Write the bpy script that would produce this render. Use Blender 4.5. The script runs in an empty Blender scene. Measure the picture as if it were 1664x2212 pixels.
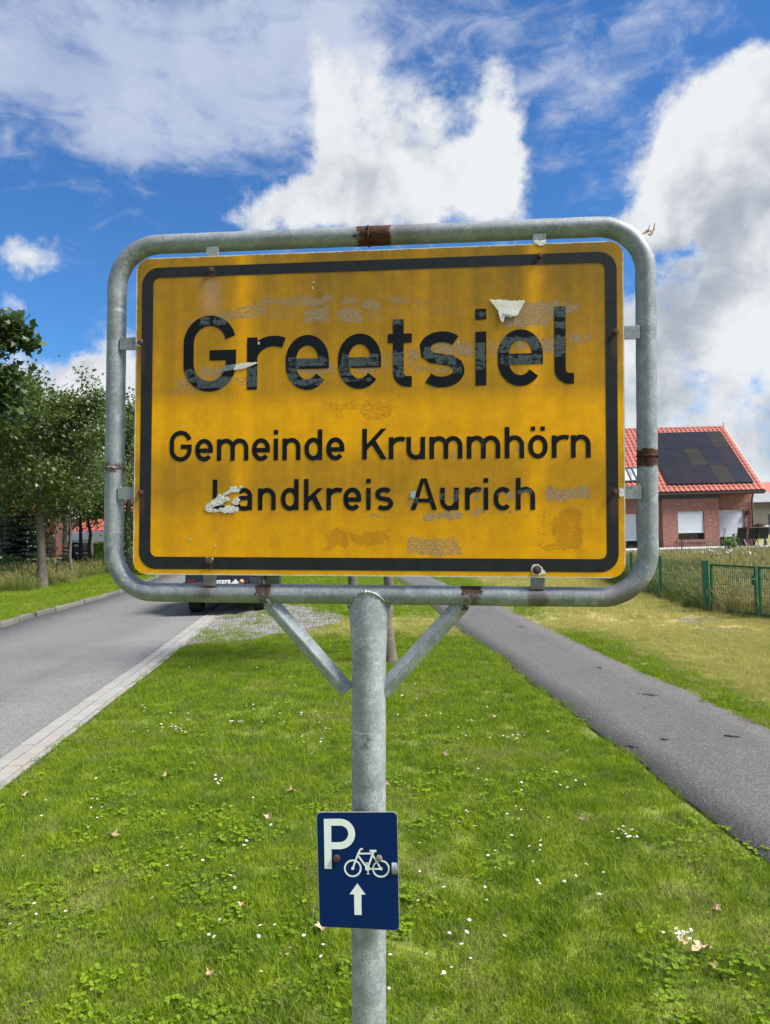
import bpy, bmesh, math, random
import numpy as np
from math import sin, cos, pi, radians, atan2, sqrt
from mathutils import Vector, Matrix
S = bpy.context.scene
COL = S.collection

# ---------------------------------------------------------------- camera
EYE = 2.0; F_ = 1541.0; CX, CY = 832.0, 1106.0
PITCH = math.atan(30 / F_); ROLL = radians(1.5)
_fw = np.array([0, cos(PITCH), sin(PITCH)]); _r0 = np.array([1., 0, 0]); _u0 = np.cross(_r0, _fw)
_R = cos(ROLL) * _r0 - sin(ROLL) * _u0; _U = cos(ROLL) * _u0 + sin(ROLL) * _r0
cam = bpy.data.cameras.new('camera'); camo = bpy.data.objects.new('camera', cam); COL.objects.link(camo)
cam.sensor_fit = 'VERTICAL'; cam.sensor_height = 36; cam.lens = 36 * F_ / 2212.0
cam.clip_start = 0.05; cam.clip_end = 6000
mw = Matrix.Identity(4)
for i in range(3):
    mw[i][0] = _R[i]; mw[i][1] = _U[i]; mw[i][2] = -_fw[i]
mw[2][3] = EYE
camo.matrix_world = mw
S.camera = camo

def ray(u, v): return _fw + _R * (u - CX) / F_ - _U * (v - CY) / F_
def G(u, v, z=0.0):                      # a spot on the ground
    d = ray(u, v); t = (z - EYE) / d[2]; p = d * t; return (p[0], p[1])
def PY(u, v, y):                         # a spot on an upright plane at distance y
    d = ray(u, v); t = y / d[1]; p = d * t; return Vector((p[0], y, p[2] + EYE))
def PX(u, v, x):
    d = ray(u, v); t = x / d[0]; p = d * t; return Vector((x, p[1], p[2] + EYE))

# ---------------------------------------------------------------- node helper
class X:
    def __init__(s, nt, o): s.nt = nt; s.o = o
    def m(s, op, *a, clamp=False):
        n = s.nt.nodes.new('ShaderNodeMath'); n.operation = op; n.use_clamp = clamp
        for i, q in enumerate((s,) + a):
            if isinstance(q, X): s.nt.links.new(q.o, n.inputs[i])
            else: n.inputs[i].default_value = float(q)
        return X(s.nt, n.outputs[0])
    def __add__(s, b): return s.m('ADD', b)
    __radd__ = __add__
    def __mul__(s, b): return s.m('MULTIPLY', b)
    __rmul__ = __mul__
    def __sub__(s, b): return s.m('SUBTRACT', b)
    def __rsub__(s, b): return (s * -1.0) + b
    def __truediv__(s, b): return s.m('DIVIDE', b)
    def cl(s): return s.m('ADD', 0.0, clamp=True)
    def mx(s, b): return s.m('MAXIMUM', b)
    def mn(s, b): return s.m('MINIMUM', b)
    def ss(s, a, b):                     # smoothstep
        n = s.nt.nodes.new('ShaderNodeMapRange'); n.interpolation_type = 'SMOOTHSTEP'
        s.nt.links.new(s.o, n.inputs[0]); n.inputs[1].default_value = a; n.inputs[2].default_value = b
        n.inputs[3].default_value = 0; n.inputs[4].default_value = 1
        return X(s.nt, n.outputs[0])
class NT:
    def __init__(s, nt): s.nt = nt; s.N = nt.nodes; s.L = nt.links
    def new(s, t, **k):
        n = s.N.new(t)
        for a, b in k.items(): setattr(n, a, b)
        return n
    def inp(s, n, i, v):
        if isinstance(v, X): s.L.new(v.o, n.inputs[i])
        elif hasattr(v, 'is_output'): s.L.new(v, n.inputs[i])
        else: n.inputs[i].default_value = v
    def noise(s, vec, scale, detail=4, rough=0.55, dist=0.0, col=False):
        n = s.new('ShaderNodeTexNoise')
        if vec is not None: s.L.new(vec, n.inputs['Vector'])
        n.inputs['Scale'].default_value = scale; n.inputs['Detail'].default_value = detail
        n.inputs['Roughness'].default_value = rough; n.inputs['Distortion'].default_value = dist
        return n.outputs['Color'] if col else X(s.nt, n.outputs[0])
    def voro(s, vec, scale, feat='F1'):
        n = s.new('ShaderNodeTexVoronoi', feature=feat); s.L.new(vec, n.inputs['Vector']); n.inputs['Scale'].default_value = scale
        return n
    def mapping(s, vec, sc=(1, 1, 1), loc=(0, 0, 0), rot=(0, 0, 0)):
        n = s.new('ShaderNodeMapping'); s.L.new(vec, n.inputs['Vector'])
        n.inputs['Scale'].default_value = sc; n.inputs['Location'].default_value = loc; n.inputs['Rotation'].default_value = rot
        return n.outputs[0]
    def sep(s, vec):
        n = s.new('ShaderNodeSeparateXYZ'); s.L.new(vec, n.inputs[0]); return [X(s.nt, o) for o in n.outputs]
    def comb(s, a, b, c):
        n = s.new('ShaderNodeCombineXYZ')
        for i, q in enumerate((a, b, c)): s.inp(n, i, q)
        return n.outputs[0]
    def mix(s, f, a, b, mode='MIX'):
        n = s.new('ShaderNodeMix', data_type='RGBA', blend_type=mode)
        s.inp(n, 0, f)
        for i, q in ((6, a), (7, b)):
            if hasattr(q, 'is_output'): s.L.new(q, n.inputs[i])
            else: n.inputs[i].default_value = (*q[:3], 1)
        return n.outputs[2]
    def vec(s, op, a, b=None, c=None):
        n = s.new('ShaderNodeVectorMath', operation=op)
        for i, q in enumerate((a, b, c)):
            if q is None: continue
            if hasattr(q, 'is_output'): s.L.new(q, n.inputs[i])
            else: n.inputs[i].default_value = q
        return n

def lin(r, g, b):
    f = lambda c: (c / 255 / 12.92) if c / 255 <= 0.04045 else ((c / 255 + 0.055) / 1.055) ** 2.4
    return (f(r), f(g), f(b))

# ---------------------------------------------------------------- world
S.view_settings.view_transform = 'Standard'; S.view_settings.look = 'None'
S.view_settings.exposure = 0.9; S.view_settings.gamma = 1.0; S.view_settings.use_curve_mapping = False
SUN_EL = radians(50); SUN_AZ = radians(108)     # azimuth from +Y towards +X
W = bpy.data.worlds.new('World'); S.world = W; W.use_nodes = True
wt = NT(W.node_tree); wt.N.clear()
sky = wt.new('ShaderNodeTexSky', sky_type='NISHITA'); sky.sun_disc = False
sky.sun_elevation = SUN_EL; sky.sun_rotation = SUN_AZ; sky.altitude = 0; sky.air_density = 1.0; sky.dust_density = 0.3; sky.ozone_density = 2.5
tc = wt.new('ShaderNodeTexCoord').outputs['Generated']
dx, dy, dz = wt.sep(tc)
warp = wt.noise(tc, 5.0, 6, 0.6, 0, col=True)
wv = wt.vec('MULTIPLY_ADD', warp, (0.10, 0.09, 0.0), (-0.05, -0.045, 0.0)).outputs[0]
warp2 = wt.noise(tc, 22.0, 5, 0.62, 0, col=True)
wv2 = wt.vec('MULTIPLY_ADD', warp2, (0.034, 0.034, 0.0), (-0.017, -0.017, 0.0)).outputs[0]
az = dx.m('ARCTAN2', dy); el = dz.m('ARCSINE')
AE = wt.comb(az, el, 0.0)
AEW = wt.vec('ADD', wt.vec('ADD', AE, wv).outputs[0], wv2).outputs[0]
def azel(u, v):
    d = ray(u, v); d = d / np.linalg.norm(d); return math.atan2(d[0], d[1]), math.asin(d[2])
def blobs(P, lst):
    acc = None
    for (u, v, ru, rv, s) in lst:
        a, e = azel(u, v); ra = ru / F_ * 0.92; re = rv / F_ * 0.92
        n = wt.vec('MULTIPLY_ADD', P, (1 / ra, 1 / re, 0), (-a / ra, -e / re, 0)).outputs[0]
        d2 = X(wt.nt, wt.vec('DOT_PRODUCT', n, n).outputs['Value'])
        q = (d2 * -0.5).m('EXPONENT')
        acc = q * s if acc is None else q.m('MULTIPLY_ADD', s, acc)
    return acc
CUM = [(930, 330, 130, 80, .85), (880, 440, 190, 54, .92), (715, 275, 30, 90, .72), (775, 150, 60, 60, .5), (1085, 240, 40, 70, .65), (1110, 340, 34, 70, .6),
       (640, 440, 80, 36, .85), (540, 486, 56, 22, .85), (960, 220, 40, 40, .4), (1060, 420, 40, 50, .5), (750, 400, 60, 60, .55),
       (1700, 200, 110, 80, .95), (1590, 290, 90, 70, .92), (1470, 335, 56, 40, .72), (1560, 60, 80, 50, -.7), (1480, 562, 34, 18, -.8), (1655, 572, 22, 40, -.5), (1290, 250, 50, 120, -.5), (600, 330, 50, 60, -.5), (380, 450, 110, 40, -.5),
       (1600, 430, 170, 80, .95), (1430, 465, 60, 36, .8), (1430, 510, 54, 34, .7), (1600, 550, 100, 36, .8), (1240, 420, 50, 100, -.6), (1390, 600, 30, 40, -.3),
       (1520, 700, 150, 60, .72), (1700, 660, 110, 90, .95), (1550, 850, 240, 100, .66), (1400, 690, 36, 50, .4), (1500, 1030, 300, 90, .72), (1360, 800, 40, 110, .5),
       (30, 545, 46, 32, .85), (0, 655, 34, 20, .6), (215, 815, 60, 36, .85), (120, 900, 150, 70, .85), (250, 735, 26, 30, .6), (60, 1010, 260, 110, .9), (290, 930, 90, 120, .8), (120, 700, 120, 40, -.4)]
CIR = [(200, 60, 360, 90, .85), (560, 40, 260, 80, .75), (120, 190, 260, 80, .75), (760, 80, 110, 110, .65), (420, 260, 170, 50, .48), (330, 320, 120, 26, .4),
       (160, 405, 90, 10, .35), (60, 390, 80, 22, .3), (600, 210, 120, 60, .4), (1230, 130, 70, 34, .4), (1290, 200, 80, 40, .5), (1420, 35, 90, 40, .45), (1080, 50, 60, 26, .3),
       (1240, 320, 110, 30, .28), (1330, 310, 60, 16, .3), (1290, 390, 80, 18, .3), (1140, 140, 70, 40, .25), (820, 240, 60, 60, .3)]
GRY = [(1600, 360, 110, 130, .55), (1520, 500, 120, 60, .5), (1470, 710, 80, 60, .7), (1545, 640, 60, 40, .5), (1600, 980, 180, 110, .6), (1440, 850, 60, 30, .35),
       (890, 440, 120, 40, .2), (60, 570, 50, 16, .3), (300, 150, 300, 60, .3), (1560, 880, 120, 80, -.3), (1650, 720, 60, 60, -.5)]
cden = blobs(AEW, CUM); tden = blobs(AEW, CIR); gden = blobs(AEW, GRY)
# unseen clouds round the rest of the sky, cover raised for whiter, brighter light
away = (dy.ss(0.80, 0.45)).mx(dz.ss(0.60, 0.72))
gen = wt.noise(wt.mapping(tc, (1, 1, 1.6)), 2.3, 3, .5).ss(.40, .60)
cden = cden.mx(away * gen * 0.95)
n1 = wt.noise(tc, 9.0, 8, 0.62, 0.1); n2 = wt.noise(wt.mapping(tc, (1, 1, 1.25), rot=(0, 0.35, 0)), 26.0, 8, 0.6, 0.2)
calpha = (cden * 1.0 + (n1 - 0.5) * 1.7 + (n2 - 0.5) * 1.1).ss(0.20, 0.92)
st = wt.noise(wt.mapping(tc, (1.0, 1.0, 2.4), rot=(0, 0.5, 0)), 14.0, 9, 0.62, 0.6)
tn = wt.noise(tc, 6.0, 7, 0.6, 0.3)
talpha = ((tden * 1.05 + (st - 0.5) * 2.4 + (n1 - .5) * 1.6 + (tn - .5) * 1.8 - .12).ss(-0.05, 1.45) * (tn * 1.0 + .36)).cl()
nb = wt.noise(tc, 16.0, 6, 0.55, 0.3); nc = wt.noise(wt.vec('ADD', tc, (3.1, 1.7, .3)).outputs[0], 7.0, 5, 0.55, 0.3)
grey = ((gden * 0.75 + (nb - 0.5) * 2.2 + (nc - .5) * 2.4) * cden.ss(.3, .9) + .20).ss(0, 1.35)
SB = 10.0 / 2 ** 0.9
c_white = tuple(SB * c for c in lin(238, 241, 244)); c_grey = tuple(SB * c for c in lin(172, 180, 193)); c_cir = tuple(SB * c for c in lin(196, 207, 230))
ccol = wt.mix(grey, c_white, c_grey)
hor = dz.ss(0.16, 0.0)
skc = wt.mix(1.0, sky.outputs[0], (0.30, 0.58, 0.86), 'MULTIPLY')
skc = wt.mix(hor * .45, skc, tuple(SB * c for c in lin(150, 185, 222)))
c1 = wt.mix(talpha, skc, c_cir)
c2 = wt.mix(calpha, c1, ccol)
bg = wt.new('ShaderNodeBackground'); wt.L.new(c2, bg.inputs[0]); bg.inputs[1].default_value = 0.1
wo = wt.new('ShaderNodeOutputWorld'); wt.L.new(bg.outputs[0], wo.inputs[0])
W.cycles.sampling_method = 'MANUAL'; W.cycles.sample_map_resolution = 512

sun = bpy.data.lights.new('sun', 'SUN'); sun.energy = 4.6; sun.angle = radians(18); sun.color = (1, 0.95, 0.88)
suno = bpy.data.objects.new('sun', sun); COL.objects.link(suno)
sd = Vector((sin(SUN_AZ) * cos(SUN_EL), cos(SUN_AZ) * cos(SUN_EL), sin(SUN_EL)))
suno.rotation_euler = sd.to_track_quat('Z', 'Y').to_euler(); suno.location = (20, 10, 40)

# ---------------------------------------------------------------- objects
def tag(o, label=None, cat=None, group=None, kind=None):
    if label: o['label'] = label
    if cat: o['category'] = cat
    if group: o['group'] = group
    if kind: o['kind'] = kind
    return o
def thing(name, loc, label, cat, group=None, rz=0.0):
    o = bpy.data.objects.new(name, None); COL.objects.link(o); o.location = loc; o.rotation_euler = (0, 0, rz); o.empty_display_size = .2
    return tag(o, label, cat, group)
def clone(o, parent=None):
    c = o.copy(); COL.objects.link(c)
    if parent is not None: c.parent = parent
    for ch in list(o.children): clone(ch, c)
    return c
class MB:
    def __init__(s): s.v = []; s.f = []; s.mi = []
    def add(s, vs, fs, mi=0):
        b = len(s.v); s.v += [tuple(p) for p in vs]; s.f += [tuple(i + b for i in f) for f in fs]; s.mi += [mi] * len(fs); return s
    def box(s, a, b, mi=0, rz=0, piv=None):
        x0, y0, z0 = a; x1, y1, z1 = b
        vs = [(x0, y0, z0), (x1, y0, z0), (x1, y1, z0), (x0, y1, z0), (x0, y0, z1), (x1, y0, z1), (x1, y1, z1), (x0, y1, z1)]
        if rz:
            cx, cy = piv or ((x0 + x1) / 2, (y0 + y1) / 2)
            vs = [(cx + (x - cx) * cos(rz) - (y - cy) * sin(rz), cy + (x - cx) * sin(rz) + (y - cy) * cos(rz), z) for x, y, z in vs]
        return s.add(vs, [(0, 3, 2, 1), (4, 5, 6, 7), (0, 1, 5, 4), (1, 2, 6, 5), (2, 3, 7, 6), (3, 0, 4, 7)], mi)
    def obox(s, c, ax, ay, az_, mi=0):      # centre and three half-axis vectors
        c, ax, ay, az_ = map(Vector, (c, ax, ay, az_)); vs = []
        for k in (-1, 1):
            for (i, j) in ((-1, -1), (1, -1), (1, 1), (-1, 1)): vs.append(c + ax * i + ay * j + az_ * k)
        return s.add(vs, [(0, 3, 2, 1), (4, 5, 6, 7), (0, 1, 5, 4), (1, 2, 6, 5), (2, 3, 7, 6), (3, 0, 4, 7)], mi)
    def bar(s, a, b, w, h, up=(0, 0, 1), mi=0):
        a = Vector(a); b = Vector(b); d = (b - a); L = d.length; d.normalize(); u = Vector(up); r = d.cross(u)
        if r.length < 1e-4: r = d.cross(Vector((1, 0, 0)))
        r.normalize(); u = r.cross(d)
        return s.obox((a + b) / 2, d * L / 2, r * w / 2, u * h / 2, mi)
    def tube(s, pts, rad, n=12, closed=False, caps=True, mi=0):
        pts = [Vector(p) for p in pts]; m = len(pts); rr = rad if hasattr(rad, '__len__') else [rad] * m
        vs = []; prev = None
        for i, p in enumerate(pts):
            if closed: t = pts[(i + 1) % m] - pts[i - 1]
            else: t = pts[min(i + 1, m - 1)] - pts[max(i - 1, 0)]
            t.normalize()
            if prev is None:
                a = t.cross(Vector((0, 1, 0)));
                if a.length < .1: a = t.cross(Vector((1, 0, 0)))
            else: a = prev - t * prev.dot(t)
            a.normalize(); prev = a; b = t.cross(a)
            for k in range(n):
                an = 2 * pi * k / n; vs.append(p + (a * cos(an) + b * sin(an)) * rr[i])
        fs = []
        for i in range(m if closed else m - 1):
            j = (i + 1) % m
            for k in range(n):
                k2 = (k + 1) % n; fs.append((i * n + k, j * n + k, j * n + k2, i * n + k2))
        if caps and not closed: fs.append(tuple(range(n))); fs.append(tuple((m - 1) * n + k for k in range(n - 1, -1, -1)))
        return s.add(vs, fs, mi)
    def prism(s, poly, y0, y1, mi=0):        # polygon in x,z pushed along y
        n = len(poly); vs = [(x, y0, z) for x, z in poly] + [(x, y1, z) for x, z in poly]
        fs = [tuple(range(n)), tuple(range(2 * n - 1, n - 1, -1))] + [(i, i + n, (i + 1) % n + n, (i + 1) % n) for i in range(n)]
        return s.add(vs, fs, mi)
    def prismx(s, poly, x0, x1, mi=0):       # polygon in y,z pushed along x
        n = len(poly); vs = [(x0, y, z) for y, z in poly] + [(x1, y, z) for y, z in poly]
        fs = [tuple(range(n)), tuple(range(2 * n - 1, n - 1, -1))] + [(i, i + n, (i + 1) % n + n, (i + 1) % n) for i in range(n)]
        return s.add(vs, fs, mi)
    def lathe(s, c, prof, n=16, axis='z', mi=0):
        vs = []; c = Vector(c)
        for (r, h) in prof:
            for k in range(n):
                a = 2 * pi * k / n
                q = (r * cos(a), r * sin(a), h)
                if axis == 'y': q = (q[0], q[2], q[1])
                if axis == 'x': q = (q[2], q[0], q[1])
                vs.append(c + Vector(q))
        m = len(prof); fs = [(i * n + k, i * n + (k + 1) % n, (i + 1) * n + (k + 1) % n, (i + 1) * n + k) for i in range(m - 1) for k in range(n)]
        fs += [tuple(range(n - 1, -1, -1)), tuple((m - 1) * n + k for k in range(n))]
        return s.add(vs, fs, mi)
    def mesh(s, name, mats, smooth=False, fix=True):
        me = bpy.data.meshes.new(name); me.from_pydata(s.v, [], s.f)
        for m in (mats if isinstance(mats, (list, tuple)) else [mats]): me.materials.append(m)
        if any(s.mi): me.polygons.foreach_set('material_index', s.mi)
        if fix and len(s.f) < 60000:
            bm = bmesh.new(); bm.from_mesh(me); bmesh.ops.recalc_face_normals(bm, faces=bm.faces); bm.to_mesh(me); bm.free()
        if smooth:
            me.polygons.foreach_set('use_smooth', [True] * len(me.polygons))
        me.update(); return me
    def build(s, name, mats, parent=None, smooth=False, bevel=0, sharp=None, fix=True):
        o = bpy.data.objects.new(name, s.mesh(name, mats, smooth, fix)); COL.objects.link(o)
        if parent is not None: o.parent = parent
        if smooth and sharp is not None: o.data.set_sharp_from_angle(angle=radians(sharp))
        if bevel:
            b = o.modifiers.new('bevel', 'BEVEL'); b.width = bevel; b.segments = 2; b.limit_method = 'ANGLE'; b.angle_limit = radians(40)
        return o
def npmesh(name, V, Fc, mat, attrs=None, smooth=False):      # V (n,3), Fc (m,k) with equal k
    me = bpy.data.meshes.new(name); V = np.asarray(V, np.float32); Fc = np.asarray(Fc, np.int32); k = Fc.shape[1]
    me.vertices.add(len(V)); me.vertices.foreach_set('co', V.ravel())
    me.loops.add(Fc.size); me.loops.foreach_set('vertex_index', Fc.ravel())
    me.polygons.add(len(Fc)); me.polygons.foreach_set('loop_start', np.arange(0, Fc.size, k, dtype=np.int32))
    me.materials.append(mat)
    for nm, (dom, arr) in (attrs or {}).items():
        a = me.attributes.new(nm, 'FLOAT', dom); a.data.foreach_set('value', np.asarray(arr, np.float32))
    if smooth: me.polygons.foreach_set('use_smooth', np.ones(len(Fc), bool))
    me.update(); me.validate(); return me
def npobj(name, V, Fc, mat, attrs=None, parent=None, smooth=False):
    o = bpy.data.objects.new(name, npmesh(name, V, Fc, mat, attrs, smooth)); COL.objects.link(o)
    if parent is not None: o.parent = parent
    return o

# ---------------------------------------------------------------- materials
def newmat(name):
    m = bpy.data.materials.new(name); m.use_nodes = True; t = NT(m.node_tree); t.N.clear()
    b = t.new('ShaderNodeBsdfPrincipled'); o = t.new('ShaderNodeOutputMaterial'); t.L.new(b.outputs[0], o.inputs[0])
    t.b = b; t.out = o; t.oc = t.new('ShaderNodeTexCoord').outputs['Object']; t.pos = t.new('ShaderNodeNewGeometry').outputs['Position']
    return m, t
def bump(t, h, strength=.3, dist=.01):
    n = t.new('ShaderNodeBump'); n.inputs['Strength'].default_value = strength; n.inputs['Distance'].default_value = dist
    t.inp(n, 'Height', h); t.L.new(n.outputs[0], t.b.inputs['Normal'])
def simple(name, c1, c2=None, scale=8, rough=.6, metal=0, bmp=0, bscale=None, detail=5, lo=.35, hi=.65, world=False, bdist=.01):
    m, t = newmat(name); c2 = c2 or tuple(x * .8 for x in c1); v = t.pos if world else t.oc
    n = t.noise(v, scale, detail, .6)
    t.L.new(t.mix(n.ss(lo, hi), c1, c2), t.b.inputs['Base Color']); t.b.inputs['Roughness'].default_value = rough; t.b.inputs['Metallic'].default_value = metal
    if bmp: bump(t, t.noise(v, bscale or scale * 4, 4, .6), bmp, bdist)
    return m
M_ = {}
M_['black'] = simple('black_plastic', (.012, .012, .013), (.02, .02, .021), 20, .45)
M_['rubber'] = simple('tyre_rubber', (.014, .014, .014), (.025, .024, .022), 30, .85)
M_['carpaint'] = simple('dark_car_paint', (.010, .011, .012), (.013, .014, .015), 5, .25)
M_['glass_dark'] = simple('dark_glass', (.012, .014, .016), (.02, .022, .024), 3, .08)
M_['white_paint'] = simple('white_paint', (.78, .78, .76), (.68, .68, .66), 12, .5)
M_['greengate'] = simple('green_coated_steel', (.004, .075, .035), (.006, .095, .048), 9, .38)
M_['greywall'] = simple('grey_fascia', (.33, .34, .35), (.27, .28, .29), 6, .6)
M_['anthracite'] = simple('anthracite', (.030, .032, .036), (.042, .044, .05), 8, .5)
M_['concrete'] = simple('paving_concrete', (.40, .385, .36), (.27, .26, .245), 9, .9, bmp=.3, bscale=120, world=True, bdist=.002)
M_['kerb'] = simple('kerb_concrete', (.20, .195, .18), (.11, .108, .098), 5, .92, bmp=.35, bscale=80, world=True, bdist=.003)
M_['patio'] = simple('patio_slab', (.48, .49, .50), (.38, .39, .40), 3, .8, world=True)
# ---------------------------------------------------------------- ground, road, path
rng = np.random.default_rng(7); random.seed(7)
def smooth(a, b, x):
    t = np.clip((x - a) / (b - a), 0, 1); return t * t * (3 - 2 * t)
def HT(x, y):                         # lie of the land
    x = np.asarray(x, float); y = np.asarray(y, float)
    return .05 * smooth(22, 38, y) * smooth(6, 11, x) - 0.012
def interp(poly):
    ys = [p[1] for p in poly]; xs = [p[0] for p in poly]
    return lambda y: np.interp(y, ys, xs)
pathL = [(2.45, -3), (2.35, 0), (2.22, 2.5)] + [G(*p) for p in [(1664,1865),(1452,1706),(1386,1647),(1308,1596),(1207,1518),(1124,1458),(1080,1419),(1027,1386),(981,1353),(935,1312),(861,1253)]] + [(-1.3, 45), (-4.5, 80), (-9, 140)]
pathR = [(3.85, -3), (3.8, 0), (3.7, 3)] + [G(*p) for p in [(1664,1577),(1592,1546),(1522,1513),(1474,1489),(1400,1461),(1321,1423),(1259,1393),(1207,1369),(1150,1342),(1084,1307),(945,1253)]] + [(.1, 45), (-3.1, 80), (-7.6, 140)]
gutA = [(-2.9, -3), (-3.1, 0)] + [G(*p) for p in [(0,1636),(170,1518),(300,1431),(440,1329)]] + [(-4.75, 24), (-6.0, 34), (-8.6, 50), (-15, 80), (-28, 130)]
kerbE = [(-8.2, -3), (-8.2, 6), (-8.32, 12)] + [G(*p) for p in [(0,1358),(66,1336),(127,1320),(169,1308),(270,1279),(345,1247)]] + [(-13.1, 50), (-19.5, 80), (-33, 130)]
fPL, fPR, fGA, fKE = map(interp, (pathL, pathR, gutA, kerbE))
def strip(name, fa, fb, y0, y1, z, mat, step=.25, thick=0.0, jit=0):
    ys = np.arange(y0, y1 + step, step); ys = np.where(ys > y1, y1, ys); xa = fa(ys); xb = fb(ys)
    if jit:
        xa = xa + rng.normal(0, jit, len(ys)); xb = xb + rng.normal(0, jit, len(ys))
    n = len(ys); V = []; Fc = []; nx = 5
    for i in range(n):
        for k in range(nx): V.append((xa[i] + (xb[i] - xa[i]) * k / (nx - 1), ys[i], z))
        V.append((xa[i], ys[i], z - thick - .02)); V.append((xb[i], ys[i], z - thick - .02))
    m = nx + 2
    for i in range(n - 1):
        for k in range(nx - 1): Fc.append((i * m + k, i * m + k + 1, (i + 1) * m + k + 1, (i + 1) * m + k))
        Fc.append((i * m + nx, i * m, (i + 1) * m, (i + 1) * m + nx)); Fc.append((i * m + nx - 1, i * m + nx + 1, (i + 1) * m + nx + 1, (i + 1) * m + nx - 1))
    o = npobj(name, V, Fc, mat); return tag(o, kind='structure')

def asphalt(name, a, b, c, speck):
    m, t = newmat(name); v = t.pos
    big = t.noise(v, .7, 4, .6); mid = t.noise(v, 6, 4, .65); fine = t.noise(v, 170, 3, .7); vo = t.voro(v, 150)
    col = t.mix(big.ss(.35, .65), a, b); col = t.mix(mid.ss(.45, .75) * .4, col, c)
    rr = t.sep(vo.outputs['Color'])[0]
    col = t.mix(rr.ss(.72, .95) * speck, col, (.36, .36, .35)); col = t.mix(rr.ss(.35, .05) * .55, col, tuple(x * .35 for x in a))
    col = t.mix(t.noise(v, 45, 3, .7).ss(.5, .7) * .25, col, c)
    v2 = t.voro(v, 62); r2 = t.sep(v2.outputs['Color'])[1]; col = t.mix(r2.ss(.75, .98) * .16, col, (.30, .30, .29)); col = t.mix(r2.ss(.30, .05) * .2, col, c); st_ = t.noise(t.mapping(v, (2.2, .35, 1)), 1, 5, .65); col = t.mix(st_.ss(.5, .72) * .35, col, tuple(q * .78 for q in b)); col = t.mix(st_.ss(.42, .28) * .3, col, tuple(q * 1.25 for q in a))
    t.L.new(col, t.b.inputs['Base Color']); t.b.inputs['Roughness'].default_value = .9
    bump(t, fine * .5 + X(t.nt, vo.outputs['Distance']), .6, .004); return m
M_['road'] = asphalt('road_asphalt', (.140, .140, .138), (.112, .113, .114), (.085, .085, .085), .5)
M_['path'] = asphalt('path_asphalt', (.092, .086, .082), (.078, .073, .070), (.060, .056, .052), .30)

def green_mat(name, ground=False, dry=0.0, tall=False, leafy=False):
    m, t = newmat(name); p = t.mapping(t.pos, (1, 1, 0))
    x, y, z = t.sep(t.pos)
    n1 = t.noise(p, .9, 4, .6); n2 = t.noise(p, 3.3, 4, .6); n3 = t.noise(p, 11, 3, .6)
    g1 = (.260, .365, .012); g2 = (.110, .212, .008); ye = (.54, .48, .17)
    if leafy: g1 = (.24, .36, .02); g2 = (.15, .26, .014)
    if tall: g1 = (.20, .25, .06); g2 = (.09, .16, .03); ye = (.50, .42, .22)
    col = t.mix((n2 * .6 + n3 * .4).ss(.38, .62), g1, g2)
    fr = (n1 * .55 + n2 * .35 + n3 * .1)
    right = (x + y * .052 - 4.25 + (n2 - .5) * 1.8).ss(-.25, .55) * (1.0 - n1.ss(.56, .66) * .8) * (1.0 if not tall else 0.0)
    xr = (x * -1.0 + 4.0)
    band = ((y - 14.2).m('ABSOLUTE') + (n2 - .5) * 3).ss(1.6, .7) * x.ss(-2.5, -.5) * .7   # worn strip beside the gravel
    dryf = ((fr.ss(.50, .64) * (.42 if not tall else .8)) + right * .85 + band + dry).cl()
    if ground: dryf = (dryf * .9 + .1).cl()
    if not leafy: col = t.mix(dryf, col, ye)
    if not ground:
        oi = t.new('ShaderNodeAttribute', attribute_name='rnd', attribute_type='GEOMETRY'); r = X(t.nt, oi.outputs['Fac'])
        col = t.mix(r.ss(.80, .95) * (.6 if not leafy else .15), col, (.34, .29, .13))
        col = t.mix(r.ss(.5, .0) * .4, col, tuple(c * .6 for c in g2))
        col = t.mix((t.sep(t.voro(p, 40).outputs['Color'])[1]).ss(.6, 1.) * .35, col, (.20, .31, .035))
        tr = t.new('ShaderNodeBsdfTranslucent'); t.L.new(col, tr.inputs[0]); mx = t.new('ShaderNodeMixShader'); mx.inputs[0].default_value = .4
        t.L.new(t.b.outputs[0], mx.inputs[1]); t.L.new(tr.outputs[0], mx.inputs[2]); t.L.new(mx.outputs[0], t.out.inputs[0])
        t.b.inputs['Roughness'].default_value = .6; t.b.inputs['Specular IOR Level'].default_value = .12
    else:
        soil = t.noise(p, 60, 3, .7)
        col = t.mix(1.0, col, (.80, .76, .75), 'MULTIPLY'); col = t.mix(soil.ss(.42, .70) * .6, col, (.15, .125, .055))
        far = y.ss(34, 60); col = t.mix(far * .8, col, t.mix(n1.ss(.4, .6), (.10, .16, .03), (.24, .23, .08)))
        t.b.inputs['Roughness'].default_value = .95; bump(t, soil, .8, .03)
    t.L.new(col, t.b.inputs['Base Color']); return m
M_['turf'] = green_mat('turf_soil', ground=True); M_['grass'] = green_mat('grass_blade'); M_['tall'] = green_mat('tall_grass_blade', tall=True)
M_['clover'] = green_mat('clover_leaf', leafy=True)

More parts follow.
